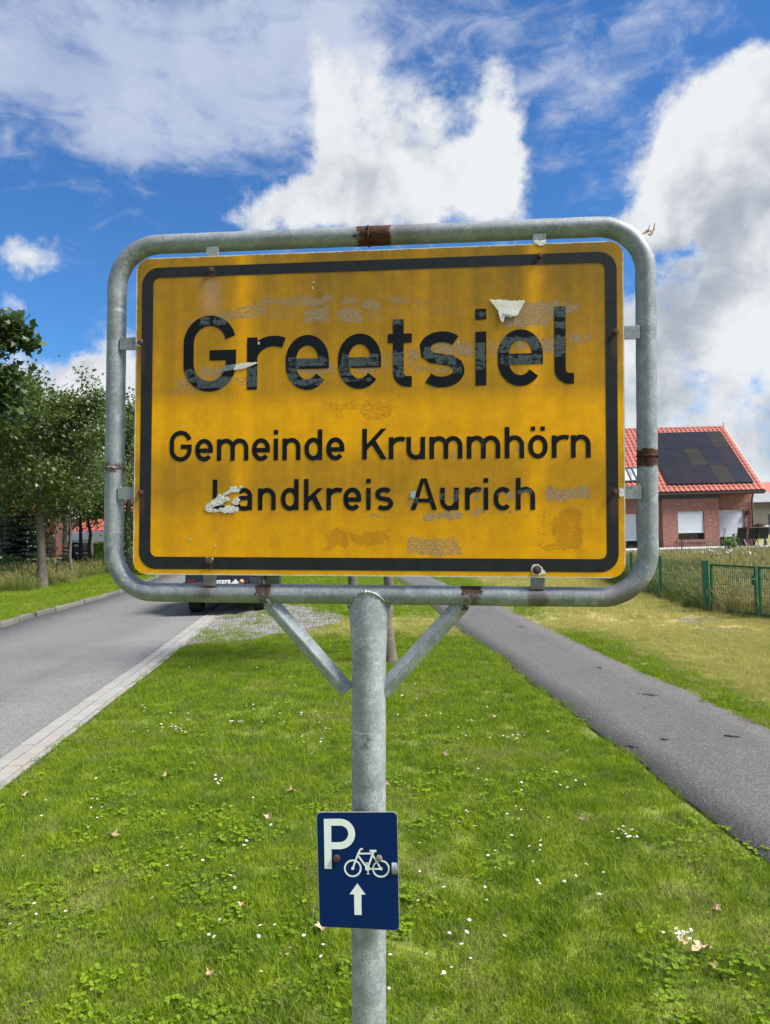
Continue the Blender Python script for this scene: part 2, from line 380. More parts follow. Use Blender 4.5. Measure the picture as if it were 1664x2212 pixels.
# one sheet of land out to the horizon
gx = np.concatenate([[-1800, -700, -300, -150, -80], np.arange(-50, 51, 1.25), [60, 80, 150, 300, 700, 1800]])
gy = np.concatenate([[-1800, -500, -150, -50, -15], np.arange(-5, 70, 1.25), [75, 90, 120, 200, 400, 900, 2600]])
XX, YY = np.meshgrid(gx, gy); V = np.stack([XX, YY, HT(XX, YY)], -1).reshape(-1, 3); nx = len(gx)
Fc = [(j * nx + i, j * nx + i + 1, (j + 1) * nx + i + 1, (j + 1) * nx + i) for j in range(len(gy) - 1) for i in range(nx - 1)]
tag(npobj('ground', V, Fc, M_['turf'], smooth=True), kind='structure')
gutW = .40
strip('road', fKE, fGA, -3, 130, .004, M_['road'])
strip('footpath', fPL, fPR, -3, 140, .008, M_['path'], step=.12, jit=.006)
verge = strip('verge', lambda y: fKE(y) - 30, lambda y: fKE(y) - .14, -3, 120, .085, M_['turf'], step=1.0)
# gutter of concrete sets, three rows, each set an object
gutter = strip('gutter', lambda y: fGA(y) + .008, lambda y: fGA(y) + gutW + .02, -3, 60, -.008, simple('mossy_joint', (.018, .022, .010), (.035, .035, .025), 30, .95, world=True))
def along(f, y0, y1, ds):
    y = y0; out = []
    while y < y1:
        dxdy = (float(f(y + .05)) - float(f(y - .05))) / .1; L = sqrt(1 + dxdy * dxdy); out.append((y, dxdy)); y += ds / L
    return out
setm = {}
def setmesh(w, l, h=.05):
    k = (w, l)
    if k not in setm:
        b = .004; mb = MB(); mb.add([(-w/2, -l/2, 0), (w/2, -l/2, 0), (w/2, l/2, 0), (-w/2, l/2, 0), (-w/2, -l/2, h - b), (w/2, -l/2, h - b), (w/2, l/2, h - b), (-w/2, l/2, h - b), (-w/2 + b, -l/2 + b, h), (w/2 - b, -l/2 + b, h), (w/2 - b, l/2 - b, h), (-w/2 + b, l/2 - b, h)],
                   [(0, 1, 5, 4), (1, 2, 6, 5), (2, 3, 7, 6), (3, 0, 4, 7), (4, 5, 9, 8), (5, 6, 10, 9), (6, 7, 11, 10), (7, 4, 8, 11), (8, 9, 10, 11)])
        setm[k] = mb.mesh('paving_stone', setmat)
    return setm[k]
setmat, t = newmat('gutter_stone'); oi = t.new('ShaderNodeObjectInfo').outputs['Random']; r = X(t.nt, oi)
col = t.mix(r, (.30, .295, .28), (.235, .23, .215)); col = t.mix(r.ss(.90, .92), col, (.30, .27, .235)); col = t.mix(t.noise(t.pos, 30, 4, .7).ss(.45, .7) * .45, col, (.22, .21, .19)); col = t.mix(t.noise(t.pos, 240, 2, .7).ss(.5, .62) * .35, col, (.16, .155, .145))
t.L.new(col, t.b.inputs['Base Color']); t.b.inputs['Roughness'].default_value = .9; bump(t, t.noise(t.pos, 150, 3, .7), .3, .002)
n = 0; rest = MB()
for off, w, ds in ((.085, .15, .215), (.24, .145, .18), (.352, .065, .30)):
    for (y, dd) in along(fGA, 2.0, 60, ds):
        cx_ = float(fGA(y)) + off + .010; tx = -math.atan(dd)
        if y < (21 if ds < .25 else 24) and n < 299 and y > 3.6:
            o = bpy.data.objects.new('paving_stone', setmesh(w - .013, ds - .010)); COL.objects.link(o); o.parent = gutter
            o.location = (cx_, y, -.042 + random.uniform(-.002, .002)); o.rotation_euler = (random.uniform(-.008, .008), random.uniform(-.008, .008), tx + random.uniform(-.008, .008)); n += 1
        else:
            rest.box((cx_ - w/2, y - ds/2 + .005, -.03), (cx_ + w/2, y + ds/2 - .005, .008), rz=tx)
tag(rest.build('paving_stones_beyond', setmat, gutter), kind='stuff')
# raised kerb on the far side of the road, metre long stones
kerb = strip('kerb', lambda y: fKE(y) - .15, lambda y: fKE(y) + .01, -3, 120, -.002, simple('kerb_bed', (.05, .05, .04), (.09, .085, .07), 20, .95, world=True))
kmat, t = newmat('kerb_stone'); r = X(t.nt, t.new('ShaderNodeObjectInfo').outputs['Random'])
col = t.mix(r, (.17, .164, .15), (.11, .107, .098)); col = t.mix(t.noise(t.pos, 9, 5, .7).ss(.42, .68) * .65, col, (.095, .095, .075)); t.L.new(col, t.b.inputs['Base Color']); t.b.inputs['Roughness'].default_value = .92; bump(t, t.noise(t.pos, 70, 3, .7), .4, .004)
kb = MB().prism([(-.07, -.12), (.07, -.12), (.07, .085), (.055, .105), (-.07, .105)], -.485, .485); kme = kb.mesh('kerb_stone', kmat); rest = MB(); n = 0
for (y, dd) in along(fKE, -2, 110, 1.0):
    if y > 13 and y < 45:
        o = bpy.data.objects.new('kerb_stone', kme); COL.objects.link(o); o.parent = kerb; o.location = (float(fKE(y)) - .07 + random.uniform(-.012, .012), y, random.uniform(-.012, .01)); o.rotation_euler = (random.uniform(-.01, .01), random.uniform(-.02, .02), -math.atan(dd) + random.uniform(-.015, .015))
    else: rest.box((float(fKE(y)) - .14, y - .49, -.05), (float(fKE(y)), y + .49, .104), rz=-math.atan(dd))
tag(rest.build('kerb_stones_beyond', kmat, kerb), kind='stuff')
# gravel
gmat, t = newmat('gravel'); vo = t.voro(t.pos, 38); r = t.sep(vo.outputs['Color'])
col = t.mix(r[0], (.22, .215, .21), (.12, .115, .11)); col = t.mix(r[1].ss(.7, .95), col, (.36, .35, .33)); col = t.mix(t.noise(t.pos, 3, 4, .7).ss(.42, .62) * .8, col, (.20, .19, .07))
t.L.new(col, t.b.inputs['Base Color']); t.b.inputs['Roughness'].default_value = .9; bump(t, X(t.nt, vo.outputs['Distance']), .8, .02)
gravel_px = [(380, 1402), (400, 1380), (445, 1343), (480, 1312), (510, 1297), (560, 1296), (600, 1304), (660, 1310), (705, 1318), (742, 1330), (735, 1350), (690, 1362), (640, 1366), (585, 1372), (540, 1384), (470, 1388), (430, 1392)]
def pts_in(poly, n):
    P = np.array(poly); lo = P.min(0); hi = P.max(0); out = []
    from_ = 0
    while len(out) < n:
        q = rng.uniform(lo, hi, (n * 2, 2)); out += [tuple(p) for p in q[inpoly(q, P)]]
    return out[:n]
def inpoly(q, P):
    P = np.asarray(P); ins = np.zeros(len(q), bool); j = len(P) - 1
    for i in range(len(P)):
        c = ((P[i, 1] > q[:, 1]) != (P[j, 1] > q[:, 1])); xi = (P[j, 0] - P[i, 0]) * (q[:, 1] - P[i, 1]) / (P[j, 1] - P[i, 1] + 1e-12) + P[i, 0]
        ins ^= c & (q[:, 0] < xi); j = i
    return ins
gravG = [G(*p) for p in gravel_px]; gravG = [(max(p[0], float(fGA(p[1])) + gutW - .02), p[1]) for p in gravG]
mb = MB(); mb.add([(x, y, .0) for x, y in gravG], [tuple(range(len(gravG)))]); tag(mb.build('gravel_patch', gmat), kind='structure')
grav2_px = [(1400, 1345), (1470, 1336), (1560, 1334), (1664, 1344), (1700, 1362), (1640, 1368), (1540, 1362), (1450, 1358)]
grav2G = [G(*p) for p in grav2_px]

# ---------------------------------------------------------------- scattering (geometry nodes)
def scatter(name, srcs, pts, rot, sc, idx, label, cat=None, parent=None):
    c = bpy.data.collections.new(name + '_sources')
    for s_ in srcs: c.objects.link(s_)
    me = bpy.data.meshes.new(name); me.vertices.add(len(pts)); me.vertices.foreach_set('co', np.asarray(pts, np.float32).ravel())
    a = me.attributes.new('rot', 'FLOAT_VECTOR', 'POINT'); a.data.foreach_set('vector', np.asarray(rot, np.float32).ravel())
    a = me.attributes.new('sc', 'FLOAT_VECTOR', 'POINT'); a.data.foreach_set('vector', np.asarray(sc, np.float32).ravel())
    a = me.attributes.new('idx', 'INT', 'POINT'); a.data.foreach_set('value', np.asarray(idx, np.int32))
    o = bpy.data.objects.new(name, me); COL.objects.link(o)
    ng = bpy.data.node_groups.new(name, 'GeometryNodeTree')
    ng.interface.new_socket('Geometry', in_out='INPUT', socket_type='NodeSocketGeometry'); ng.interface.new_socket('Geometry', in_out='OUTPUT', socket_type='NodeSocketGeometry')
    gi = ng.nodes.new('NodeGroupInput'); go = ng.nodes.new('NodeGroupOutput'); ip = ng.nodes.new('GeometryNodeInstanceOnPoints'); ci = ng.nodes.new('GeometryNodeCollectionInfo')
    ci.inputs['Collection'].default_value = c; ci.inputs['Separate Children'].default_value = True; ci.inputs['Reset Children'].default_value = True
    def na(n, t):
        q = ng.nodes.new('GeometryNodeInputNamedAttribute'); q.data_type = t; q.inputs['Name'].default_value = n; return q.outputs['Attribute']
    L = ng.links.new; L(gi.outputs[0], ip.inputs['Points']); L(ci.outputs[0], ip.inputs['Instance']); ip.inputs['Pick Instance'].default_value = True
    e2r = ng.nodes.new('FunctionNodeEulerToRotation'); L(na('rot', 'FLOAT_VECTOR'), e2r.inputs[0]); L(e2r.outputs[0], ip.inputs['Rotation'])
    L(na('sc', 'FLOAT_VECTOR'), ip.inputs['Scale']); L(na('idx', 'INT'), ip.inputs['Instance Index']); L(ip.outputs[0], go.inputs[0])
    md = o.modifiers.new('scatter', 'NODES'); md.node_group = ng
    tag(o, label, cat, kind='stuff'); return o
def blades(name, n, foot, hmin, hmax, w, lean, mat, seg=3, seed=1, seedhead=0):
    r = np.random.default_rng(seed); V = []; Fc = []; rn = []
    for i in range(n):
        a = r.uniform(0, 2 * pi); d = foot * sqrt(r.uniform(0, 1)); bx, by = d * cos(a), d * sin(a); h = r.uniform(hmin, hmax)
        la = r.uniform(0, 2 * pi); ln = h * r.uniform(.1, lean); ww = w * r.uniform(.7, 1.3); px, py = -sin(la) * ww / 2, cos(la) * ww / 2
        tw = r.uniform(0, pi); px, py = cos(tw) * ww / 2, sin(tw) * ww / 2; b = len(V); rr = r.uniform()
        for s_ in range(seg):
            t_ = s_ / seg; k = 1 - t_ * .55; x = bx + cos(la) * ln * t_ * t_; y = by + sin(la) * ln * t_ * t_; z = h * t_ * (1 - .15 * t_ * lean)
            V += [(x - px * k, y - py * k, z), (x + px * k, y + py * k, z)]
        V.append((bx + cos(la) * ln, by + sin(la) * ln, h * (1 - .15 * lean)))
        for s_ in range(seg - 1):
            q = b + 2 * s_; Fc += [(q, q + 1, q + 3), (q, q + 3, q + 2)]; rn += [rr, rr]
        q = b + 2 * (seg - 1); Fc.append((q, q + 1, q + 2)); rn.append(rr)
        if seedhead and r.uniform() < seedhead:
            tx, ty, tz = V[-1]; L_ = h * .16; b = len(V); g = .012
            V += [(tx, ty, tz - L_ * .3), (tx - g, ty, tz + L_ * .3), (tx + g, ty + g, tz + L_ * .3), (tx + cos(la) * .05, ty + sin(la) * .05, tz + L_)]
            Fc += [(b, b + 1, b + 2), (b + 1, b + 3, b + 2)]; rn += [.97, .97]
    me = npmesh(name, V, Fc, mat, {'rnd': ('FACE', rn)}); return bpy.data.objects.new(name, me)
def clovers(name, n, foot, mat, seed, rad=.011):
    r = np.random.default_rng(seed); V = []; Fc = []; rn = []
    for i in range(n):
        a = r.uniform(0, 2 * pi); d = foot * sqrt(r.uniform(0, 1)); cx_, cy_ = d * cos(a), d * sin(a); h = r.uniform(.022, .04); rr = r.uniform(); k = 3 if r.uniform() < .6 else 1; R_ = rad * r.uniform(.7, 1.3); a0 = r.uniform(0, 6.3)
        if k == 1: R_ *= 1.7
        for j in range(k):
            ox, oy = (0, 0) if k == 1 else (R_ * .95 * cos(a0 + j * 2.094), R_ * .95 * sin(a0 + j * 2.094)); tx, ty = r.uniform(-.45, .45, 2); b = len(V); V.append((cx_ + ox, cy_ + oy, h - .002))
            for q in range(7):
                an = q * 2 * pi / 7; x = R_ * cos(an); y = R_ * sin(an); V.append((cx_ + ox + x, cy_ + oy + y, h + x * tx + y * ty))
            for q in range(7): Fc.append((b, b + 1 + q, b + 1 + (q + 1) % 7)); rn.append(rr)
    return bpy.data.objects.new(name, npmesh(name, V, Fc, mat, {'rnd': ('FACE', rn)}))
def place(density_fn, x0, x1, y0, y1, n, zfn=HT):
    q = np.stack([rng.uniform(x0, x1, n), rng.uniform(y0, y1, n)], -1); keep = rng.uniform(0, 1, n) < density_fn(q[:, 0], q[:, 1]); q = q[keep]
    return np.column_stack([q, zfn(q[:, 0], q[:, 1])])
def rs(n, s0, s1, tilt=.12, zs=(.8, 1.2)):
    rot = np.column_stack([rng.normal(0, tilt, n), rng.normal(0, tilt, n), rng.uniform(0, 6.283, n)]); s = rng.uniform(s0, s1, n); return rot, np.column_stack([s, s, s * rng.uniform(*zs, n)])
def vis(x, y, pad=.6):                # inside the wedge that the view and its neighbours can see
    return (y > 1.6) & (np.abs(x) < y * .58 + 1.0 + pad)
def vnoise(x, y, s, seed=0):
    r = np.random.default_rng(seed); T = r.uniform(0, 1, (64, 64)); fx = x * s; fy = y * s; ix = np.floor(fx).astype(int); iy = np.floor(fy).astype(int); a = fx - ix; b = fy - iy; a = a * a * (3 - 2 * a); b = b * b * (3 - 2 * b)
    g = lambda i, j: T[(i % 64), (j % 64)]
    return (g(ix, iy) * (1 - a) + g(ix + 1, iy) * a) * (1 - b) + (g(ix, iy + 1) * (1 - a) + g(ix + 1, iy + 1) * a) * b
gsrc = [blades('grass_tuft', 75, .085, .018, .046, .0032, .9, M_['grass'], 3, 10 + i) for i in range(5)] + [blades('grass_tuft', 60, .09, .025, .072, .0034, 1.1, M_['grass'], 3, 30 + i) for i in range(3)]
gP = np.array(gravG)
def lawn(x, y):
    med = (x > fGA(y) + gutW + .03 + .05 * (vnoise(x, y, 5, 3) - .5)) & (x < fPL(y) - .02 + .07 * (vnoise(x, y, 7, 41) - .35))
    right = (x > fPR(y) + .02 - .06 * (vnoise(x, y, 6, 42) - .4)) & (x < 7.6)
    g1 = inpoly(np.column_stack([x, y]), gP); g2 = inpoly(np.column_stack([x, y]), np.array(grav2G))
    wgt = np.where(g1, .10 + .5 * (vnoise(x, y, 1.4, 4) > .62), np.where(g2, .6, 1.0)) * np.where(np.abs(y - 14.2) < 1.6, .55 + .4 * vnoise(x, y, 2, 5), 1)
    bare = 1 - .20 * (vnoise(x, y, .9, 6) > .62)
    return (med | right) * wgt * bare * vis(x, y)
L1 = place(lambda x, y: lawn(x, y), -5, 6, 1.8, 6.5, 20000)
L2 = place(lambda x, y: lawn(x, y), -6, 8, 6.5, 14, 24000); L3 = place(lambda x, y: lawn(x, y), -8, 11, 14, 45, 32000)
for P_, s0, s1, lb in ((L1, .75, 1.25, 'mown green grass in the foreground around the sign post'), (L2, .95, 1.5, 'mown green grass in the middle distance on both sides of the footpath'), (L3, 1.3, 2.2, 'far mown grass beyond the gravel patch and the young trees')):
    rot, sc = rs(len(P_), s0, s1); idx = np.where(vnoise(P_[:, 0], P_[:, 1], 1.3, 8) > .55, rng.integers(0, 8, len(P_)), rng.integers(0, 5, len(P_)))
    scatter('lawn_grass', [s_.copy() for s_ in gsrc], P_, rot, sc, idx, lb, 'grass')
csrc = [clovers('clover', 12, .10, M_['clover'], 50 + i, .0072) for i in range(4)]
C1 = place(lambda x, y: lawn(x, y) * ((vnoise(x, y, 1.6, 12) > .56) | ((vnoise(x, y, 3, 13) > .6) & (x < 0) & (y < 4.2))) * np.clip(1.5 - y / 7, .15, 1), -5, 4, 1.8, 10, 3300)
rot, sc = rs(len(C1), .7, 1.25, .05); scatter('clover_plants', csrc, C1, rot, sc, rng.integers(0, 4, len(C1)), 'round leaved clover and creeping weeds growing through the front lawn', 'clover')
# verge across the road
vz = lambda x, y: x * 0 + .085
def lv(x, y): return (x < fKE(y) - .12) & (x > fKE(y) - 9)
V1 = place(lambda x, y: lv(x, y) * (x > -y * .62 - 3), -24, -8, 12, 40, 34000, vz); rot, sc = rs(len(V1), 1.2, 2.0); scatter('verge_grass', [s_.copy() for s_ in gsrc], V1, rot, sc, rng.integers(0, 8, len(V1)), 'short green grass on the bank across the road', 'grass')
M_['straw'] = green_mat('straw_blade', tall=True, dry=.5)
ssrc_ = [blades('straw_tuft', 50, .16, .45, .95, .010, .45, M_['straw'], 3, 80 + i, seedhead=.7) for i in range(2)]
tsrc = [blades('green_tall_tuft', 60, .16, .35, .85, .009, .5, M_['tall'], 3, 70 + i, seedhead=.35) for i in range(4)]
T1 = place(lambda x, y: (x < fKE(y) - 2.6 - 1.0 * vnoise(x, y, .7, 15)) & ((x > -14.6) | (rng.uniform(0, 1, len(x)) < .25)) & (x > -y * .62 - 3), -26, -10, 24, 38, 5200, vz); rot, sc = rs(len(T1), .6, 1.0, .2); scatter('tall_bank_grass', [s_.copy() for s_ in ssrc_ + tsrc], T1, rot, sc * (.6 + .55 * vnoise(T1[:, 0], T1[:, 1], 1.1, 77))[:, None], np.where(vnoise(T1[:, 0], T1[:, 1], .6, 78) > .42, rng.integers(0, 2, len(T1)), rng.integers(0, 6, len(T1))), 'tall bleached grass in front of the shrubs across the road', 'grass')
fx0 = lambda y: np.interp(y, [-2, 8, 12.7, 14, 15.2, 17.9, 40, 60], [11.5, 9.6, 7.9, 7.3, 6.8, 6.95, 8.05, 9.0])
T2 = place(lambda x, y: (x > fx0(y) + .12) & (x < y * .62 + 4) & (y < 41.5) & (rng.uniform(0, 1, len(x)) < np.clip(1.25 - y / 60, .4, 1)), 6, 30, 8, 41.5, 34000); rot, sc = rs(len(T2), .75, 1.1, .18); sc[:, 2] *= np.clip((2.0 - T2[:, 1] * .0475) / .95, .16, .85) * (.75 + .45 * vnoise(T2[:, 0], T2[:, 1], .5, 33))
scatter('meadow_grass', [s_.copy() for s_ in ssrc_ + tsrc], T2, rot, sc, np.where(vnoise(T2[:, 0], T2[:, 1], .8, 71) > .62, rng.integers(0, 2, len(T2)), rng.integers(0, 6, len(T2))), 'tall wild meadow grass behind the green mesh fence', 'grass')
T3 = place(lambda x, y: (np.abs(x - fx0(y) + .05) < .16), 6, 12, 8, 45, 9000); rot, sc = rs(len(T3), .18, .42, .2)
scatter('fence_foot_grass', [s_.copy() for s_ in tsrc], T3, rot, sc, rng.integers(0, 4, len(T3)), 'uncut grass along the foot of the mesh fence', 'grass')
# loose stones
stm = simple('loose_stone', (.26, .255, .25), (.15, .145, .14), 3, .9, world=True)
ssrc = []
for i in range(4):
    bm = bmesh.new(); bmesh.ops.create_icosphere(bm, subdivisions=1, radius=.014)
    for v_ in bm.verts: v_.co = Vector((v_.co.x * random.uniform(.8, 1.3), v_.co.y * random.uniform(.7, 1.1), v_.co.z * random.uniform(.45, .8)))
    me = bpy.data.meshes.new('stone'); bm.to_mesh(me); bm.free(); me.materials.append(stm); ssrc.append(bpy.data.objects.new('stone', me))
Q = [(x, y, .004) for x, y in pts_in(gravG, 9000)]; rot, sc = rs(len(Q), .5, 1.7, .3); scatter('gravel_stones', [s_.copy() for s_ in ssrc], Q, rot, sc, rng.integers(0, 4, len(Q)), 'loose grey gravel beside the road gutter', 'gravel')
Q = [(x, y, -.008) for x, y in [p for p in pts_in(grav2G, 3600) if vnoise(np.array([p[0]]), np.array([p[1]]), 2.2, 44)[0] > .5]]; rot, sc = rs(len(Q), .6, 2.0, .3); scatter('gate_gravel', [s_.copy() for s_ in ssrc], Q, rot, sc, rng.integers(0, 4, len(Q)), 'scattered gravel in dry grass before the green gate', 'gravel')
# ---------------------------------------------------------------- the town sign
SR = (Matrix.Rotation(radians(-5.7188), 4, 'Z') @ Matrix.Rotation(radians(1.5524), 4, 'Y') @ Matrix.Rotation(radians(-.7442), 4, 'X'))
BC = Vector((-.02266, 1.44394, 2.23194)); HC = BC.z / SR[2][2] + .02
base = BC - SR.to_3x3() @ Vector((0, 0, HC))
sign = bpy.data.objects.new('town_sign', None); COL.objects.link(sign); sign.matrix_world = Matrix.Translation(base) @ SR; sign.empty_display_size = .3
tag(sign, 'large yellow town sign reading Greetsiel in a rusty galvanised tube frame on a post', 'town sign')
SM3 = np.array(SR.to_3x3()); SB_ = np.array(BC)
def B(u, v, y=0.0):                    # pixel of the photograph -> place on the sign's own upright plane
    d = ray(u, v); n = SM3 @ np.array([0, 1, 0]); p0 = SB_ + n * y; o = np.array([0, 0, EYE]); t = ((p0 - o) @ n) / (d @ n); l = SM3.T @ (o + d * t - SB_); return (l[0], l[2])
def Z(z): return z + HC

# --- galvanised steel with rust at the welds
def steel(name, rust, dark=(), lt=1.0):
    m, t = newmat(name); v = t.oc; x, y, z = t.sep(v)
    sp = t.voro(t.mapping(v, (1, 1, 1)), 260); cell = t.sep(sp.outputs['Color'])[0]
    big = t.noise(v, 9, 5, .65); mid = t.noise(v, 34, 6, .7); fine = t.noise(v, 260, 4, .75); nz = t.noise(v, 60, 6, .7)
    side = y.ss(.012, .0)
    col = t.mix(big.ss(.35, .65), (.245, .268, .282), (.155, .172, .183)); col = t.mix(mid.ss(.46, .62) * .6, col, (.35, .38, .395))
    col = t.mix(fine.ss(.50, .60) * mid.ss(.35, .6) * .65, col, (.085, .10, .11)); col = t.mix(cell.ss(.7, 1) * .25, col, (.33, .37, .40))
    drip = t.noise(t.mapping(v, (60, 60, 4)), 1, 4, .6); col = t.mix(drip.ss(.58, .72) * .35, col, (.14, .16, .17))
    scr = t.noise(t.mapping(v, (8, 8, 90), rot=(0, .6, 0)), 1, 2, .5); col = t.mix(scr.ss(.68, .74) * .5, col, (.50, .56, .60))
    R = None; wob = (nz - .5) * .034 + (mid - .5) * .022
    for (rx, rz, wx, wz, s_) in rust:
        if wz > 9: d = (x + wob - rx).m('ABSOLUTE').ss(wx + .006, wx - .004)
        elif wx > 9: d = (z + wob - Z(rz)).m('ABSOLUTE').ss(wz + .006, wz - .004)
        else: d = (x + wob - rx).m('ABSOLUTE').ss(wx + .006, wx - .004) * (z + wob - Z(rz)).m('ABSOLUTE').ss(wz + .006, wz - .004)
        if wx > 9: d = d * (x * (1 if rx > 0 else -1)).ss(.4, .45)
        if wz > 9: d = d * (z if rz > 0 else (z * -1.0 + 2 * HC)).ss(HC + .2, HC + .25)
        d = d * s_; R = d if R is None else R.mx(d)
    if R is not None:
        rc = t.mix(nz.ss(.4, .6), (.070, .022, .012), (.028, .013, .010)); rc = t.mix(fine.ss(.52, .62) * .7, rc, (.17, .065, .028))
        R = (R + (nz - .5) * R.ss(0, .1) * 1.6).cl(); col = t.mix(R.ss(.05, .5) * .5, col, (.15, .095, .07)); col = t.mix(R.ss(.35, .6), col, rc)
    for (rx, rz, wx, wz, s_) in dark:
        d = (x + wob * 2 - rx).m('ABSOLUTE').ss(wx * 1.6, wx * .3) * (z - Z(rz)).m('ABSOLUTE').ss(wz * 1.5, wz * .5) * s_
        col = t.mix(d, col, (.085, .062, .05))
    if lt != 1: col = t.mix(1.0, col, (lt, lt, lt), 'MULTIPLY')
    t.L.new(col, t.b.inputs['Base Color']); t.b.inputs['Metallic'].default_value = .25
    ro = fine * .25 + .42; t.inp(t.b, 'Roughness', ro if R is None else (ro + R * .4).cl()); bump(t, mid * .5 + fine * .35, .35, .0015)
    return m
TUBE_R = .0198; TY = .021
tl = B(232, 800, TY)[0] + TUBE_R; trr = B(1419, 800, TY)[0] - TUBE_R; tt = (B(800, 490, TY)[1] + B(800, 530, TY)[1]) / 2; tb = (B(790, 1263, TY)[1] + B(790, 1306, TY)[1]) / 2
rtop = B(809, 508, TY); rR = B(1398, 990, TY); rL = B(248, 1012, TY); rb1 = B(574, 1272, TY); rb2 = B(1020, 1275, TY)
frame_m = steel('galvanised_frame', [(rtop[0], 1, .034, 99, 1), (1, rR[1], 99, .017, 1), (-1, rL[1], 99, .012, .42), (rb1[0], rb1[1] + .006, .012, .016, .9), (rb2[0], rb2[1] + .008, .019, .013, 1)],
                [(B(1160, 1285, TY)[0], tb, .02, .03, .75), (B(452, 1285, TY)[0], tb + .01, .02, .02, .7), (B(1340, 1290, TY)[0], tb, .035, .03, .6), (rb2[0], tb - .008, .01, .02, .9), (rb1[0], tb - .01, .008, .02, .8), (rtop[0] + .07, tt, .04, .03, .35)])
def rrect(x0, x1, z0, z1, r, n=10):
    out = []
    for (cx_, cz_, a0) in ((x1 - r, z0 + r, -pi / 2), (x1 - r, z1 - r, 0), (x0 + r, z1 - r, pi / 2), (x0 + r, z0 + r, pi)):
        for k in range(n + 1): a = a0 + (pi / 2) * k / n; out.append((cx_ + r * cos(a), cz_ + r * sin(a)))
    return out
path = rrect(tl, trr, tb, tt, .092, 12); pts = []
for i, (x, z) in enumerate(path):                      # even out the straight runs
    x2, z2 = path[(i + 1) % len(path)]; L_ = math.hypot(x2 - x, z2 - z); k = max(1, int(L_ / .02))
    for j in range(k): pts.append(Vector((x + (x2 - x) * j / k, TY, Z(z + (z2 - z) * j / k))))
rad = [TUBE_R * (1 + .012 * math.sin(i * 1.7) + (.03 if min(abs(p.x - rtop[0]), 9) < .005 and p.z > HC else 0)) for i, p in enumerate(pts)]
MB().tube(pts, rad, 28, closed=True).build('frame', frame_m, sign, smooth=True)
for (x, z, ax) in ((rtop[0] - .012, tt, 'x'), (trr, rR[1] + .004, 'z'), (tl, rL[1], 'z'), (tl + 0, B(240, 1012, TY)[1] + .001, 'z')):    # weld rings
    n = 26; vs = []; c = Vector((x, TY, Z(z)))
    w_ = MB(); pp = []
    for k in range(n):
        a = 2 * pi * k / n; r_ = TUBE_R + .0004 + random.uniform(-.0005, .0008); q = Vector((random.uniform(-.0012, .0012), r_ * cos(a), r_ * sin(a))) if ax == 'x' else Vector((r_ * cos(a), r_ * sin(a), random.uniform(-.0012, .0012)))
        pp.append(c + q)
    w_.tube(pp, [random.uniform(.0014, .0026) for _ in pp], 6, closed=True); w_.build('weld_bead', frame_m, sign, smooth=True)
# --- post
post_m = steel('galvanised_post', [], [(-.004, -.66, .006, .016, .7), (-.001, -.74, .004, .012, .5)], 1.3)
pz = [(-.60, .0345), (-.57, .0345), (-.50, .0352), (-.44, .0385), (-.415, .0405)]
n = 36; vs = []; fs = []; rows = [(-HC - .25, .0345), (-HC * .6, .0345), (-1.0, .0345), (-.8, .0345)] + pz
px0 = -.0062
for (z, r) in rows:
    for k in range(n):
        a = 2 * pi * k / n; dep = .0345 if z < -.5 else .0345 - .006 * (z + .5) / .085
        vs.append((px0 + r * cos(a) + (0.003 * (-.4 - z) if z > -1.3 else .0027), TY + dep * sin(a), Z(z)))
for k in range(n):                                      # fish mouth that climbs the front and back of the tube
    a = 2 * pi * k / n; up = abs(sin(a)) ** 1.1
    vs.append((px0 + .0425 * cos(a) * (1 - .25 * up), TY + (.0265 if sin(a) < 0 else .0265) * sin(a), Z(-.398 + .034 * up)))
for i in range(len(rows)):
    for k in range(n): fs.append((i * n + k, i * n + (k + 1) % n, (i + 1) * n + (k + 1) % n, (i + 1) * n + k))
mb = MB(); mb.add(vs, fs); mb.build('post', post_m, sign, smooth=True)
pp = [Vector(v_) + Vector((0, -.001, .0006)) for v_ in vs[-n:]]; front = pp[n // 2:] + [pp[0]]; fine = []
for a, b in zip(front[:-1], front[1:]):
    for q in range(3): fine.append(a.lerp(b, q / 3) + Vector((random.uniform(-.0008, .0008), random.uniform(-.0014, .0005), random.uniform(-.0012, .0012))))
MB().tube(fine, [random.uniform(.0018, .0038) for _ in fine], 7).build('weld_bead', post_m, sign, smooth=True)
# --- angle iron braces
br_m = steel('galvanised_brace', [(rb2[0], tb - .02, .02, .008, .55), (rb1[0], tb - .02, .02, .008, .45)], (), 1.25)
for (a, b, sx) in ((B(583, 1300, TY), B(752, 1492, TY), 1), (B(1002, 1300, TY), B(825, 1495, TY), -1)):
    a3 = Vector((a[0], TY, Z(a[1]))); b3 = Vector((b[0], TY, Z(b[1]))); d = (b3 - a3).normalized(); ax = (b3 - a3) * .5; nrm = Vector((0, -1, 0)); up = d.cross(nrm).normalized()
    if up.z < 0: up = -up
    mb = MB(); w = .0096
    ya = Vector((0, 1, 0))
    # V shaped open profile: ridge towards the viewer
    r1 = (up * .85 + ya * .53).normalized(); r2 = (-up * .85 + ya * .53).normalized(); c = (a3 + b3) / 2 + Vector((0, -.012, 0))
    for r_, sg in ((r1, 1), (r2, -1)):
        nn = d.cross(r_).normalized(); mb.obox(c + r_ * w + nn * 0, ax, r_ * w, nn * .0017)
    mb.build('brace', br_m, sign, bevel=.0006)
    MB().tube([a3 + Vector((random.uniform(-.006, .006), -.013 + random.uniform(-.002, .002), k * .0035 - .004)) for k in range(5)], [.003, .0045, .004, .0048, .003], 8).build('weld_bead', frame_m, sign, smooth=True)
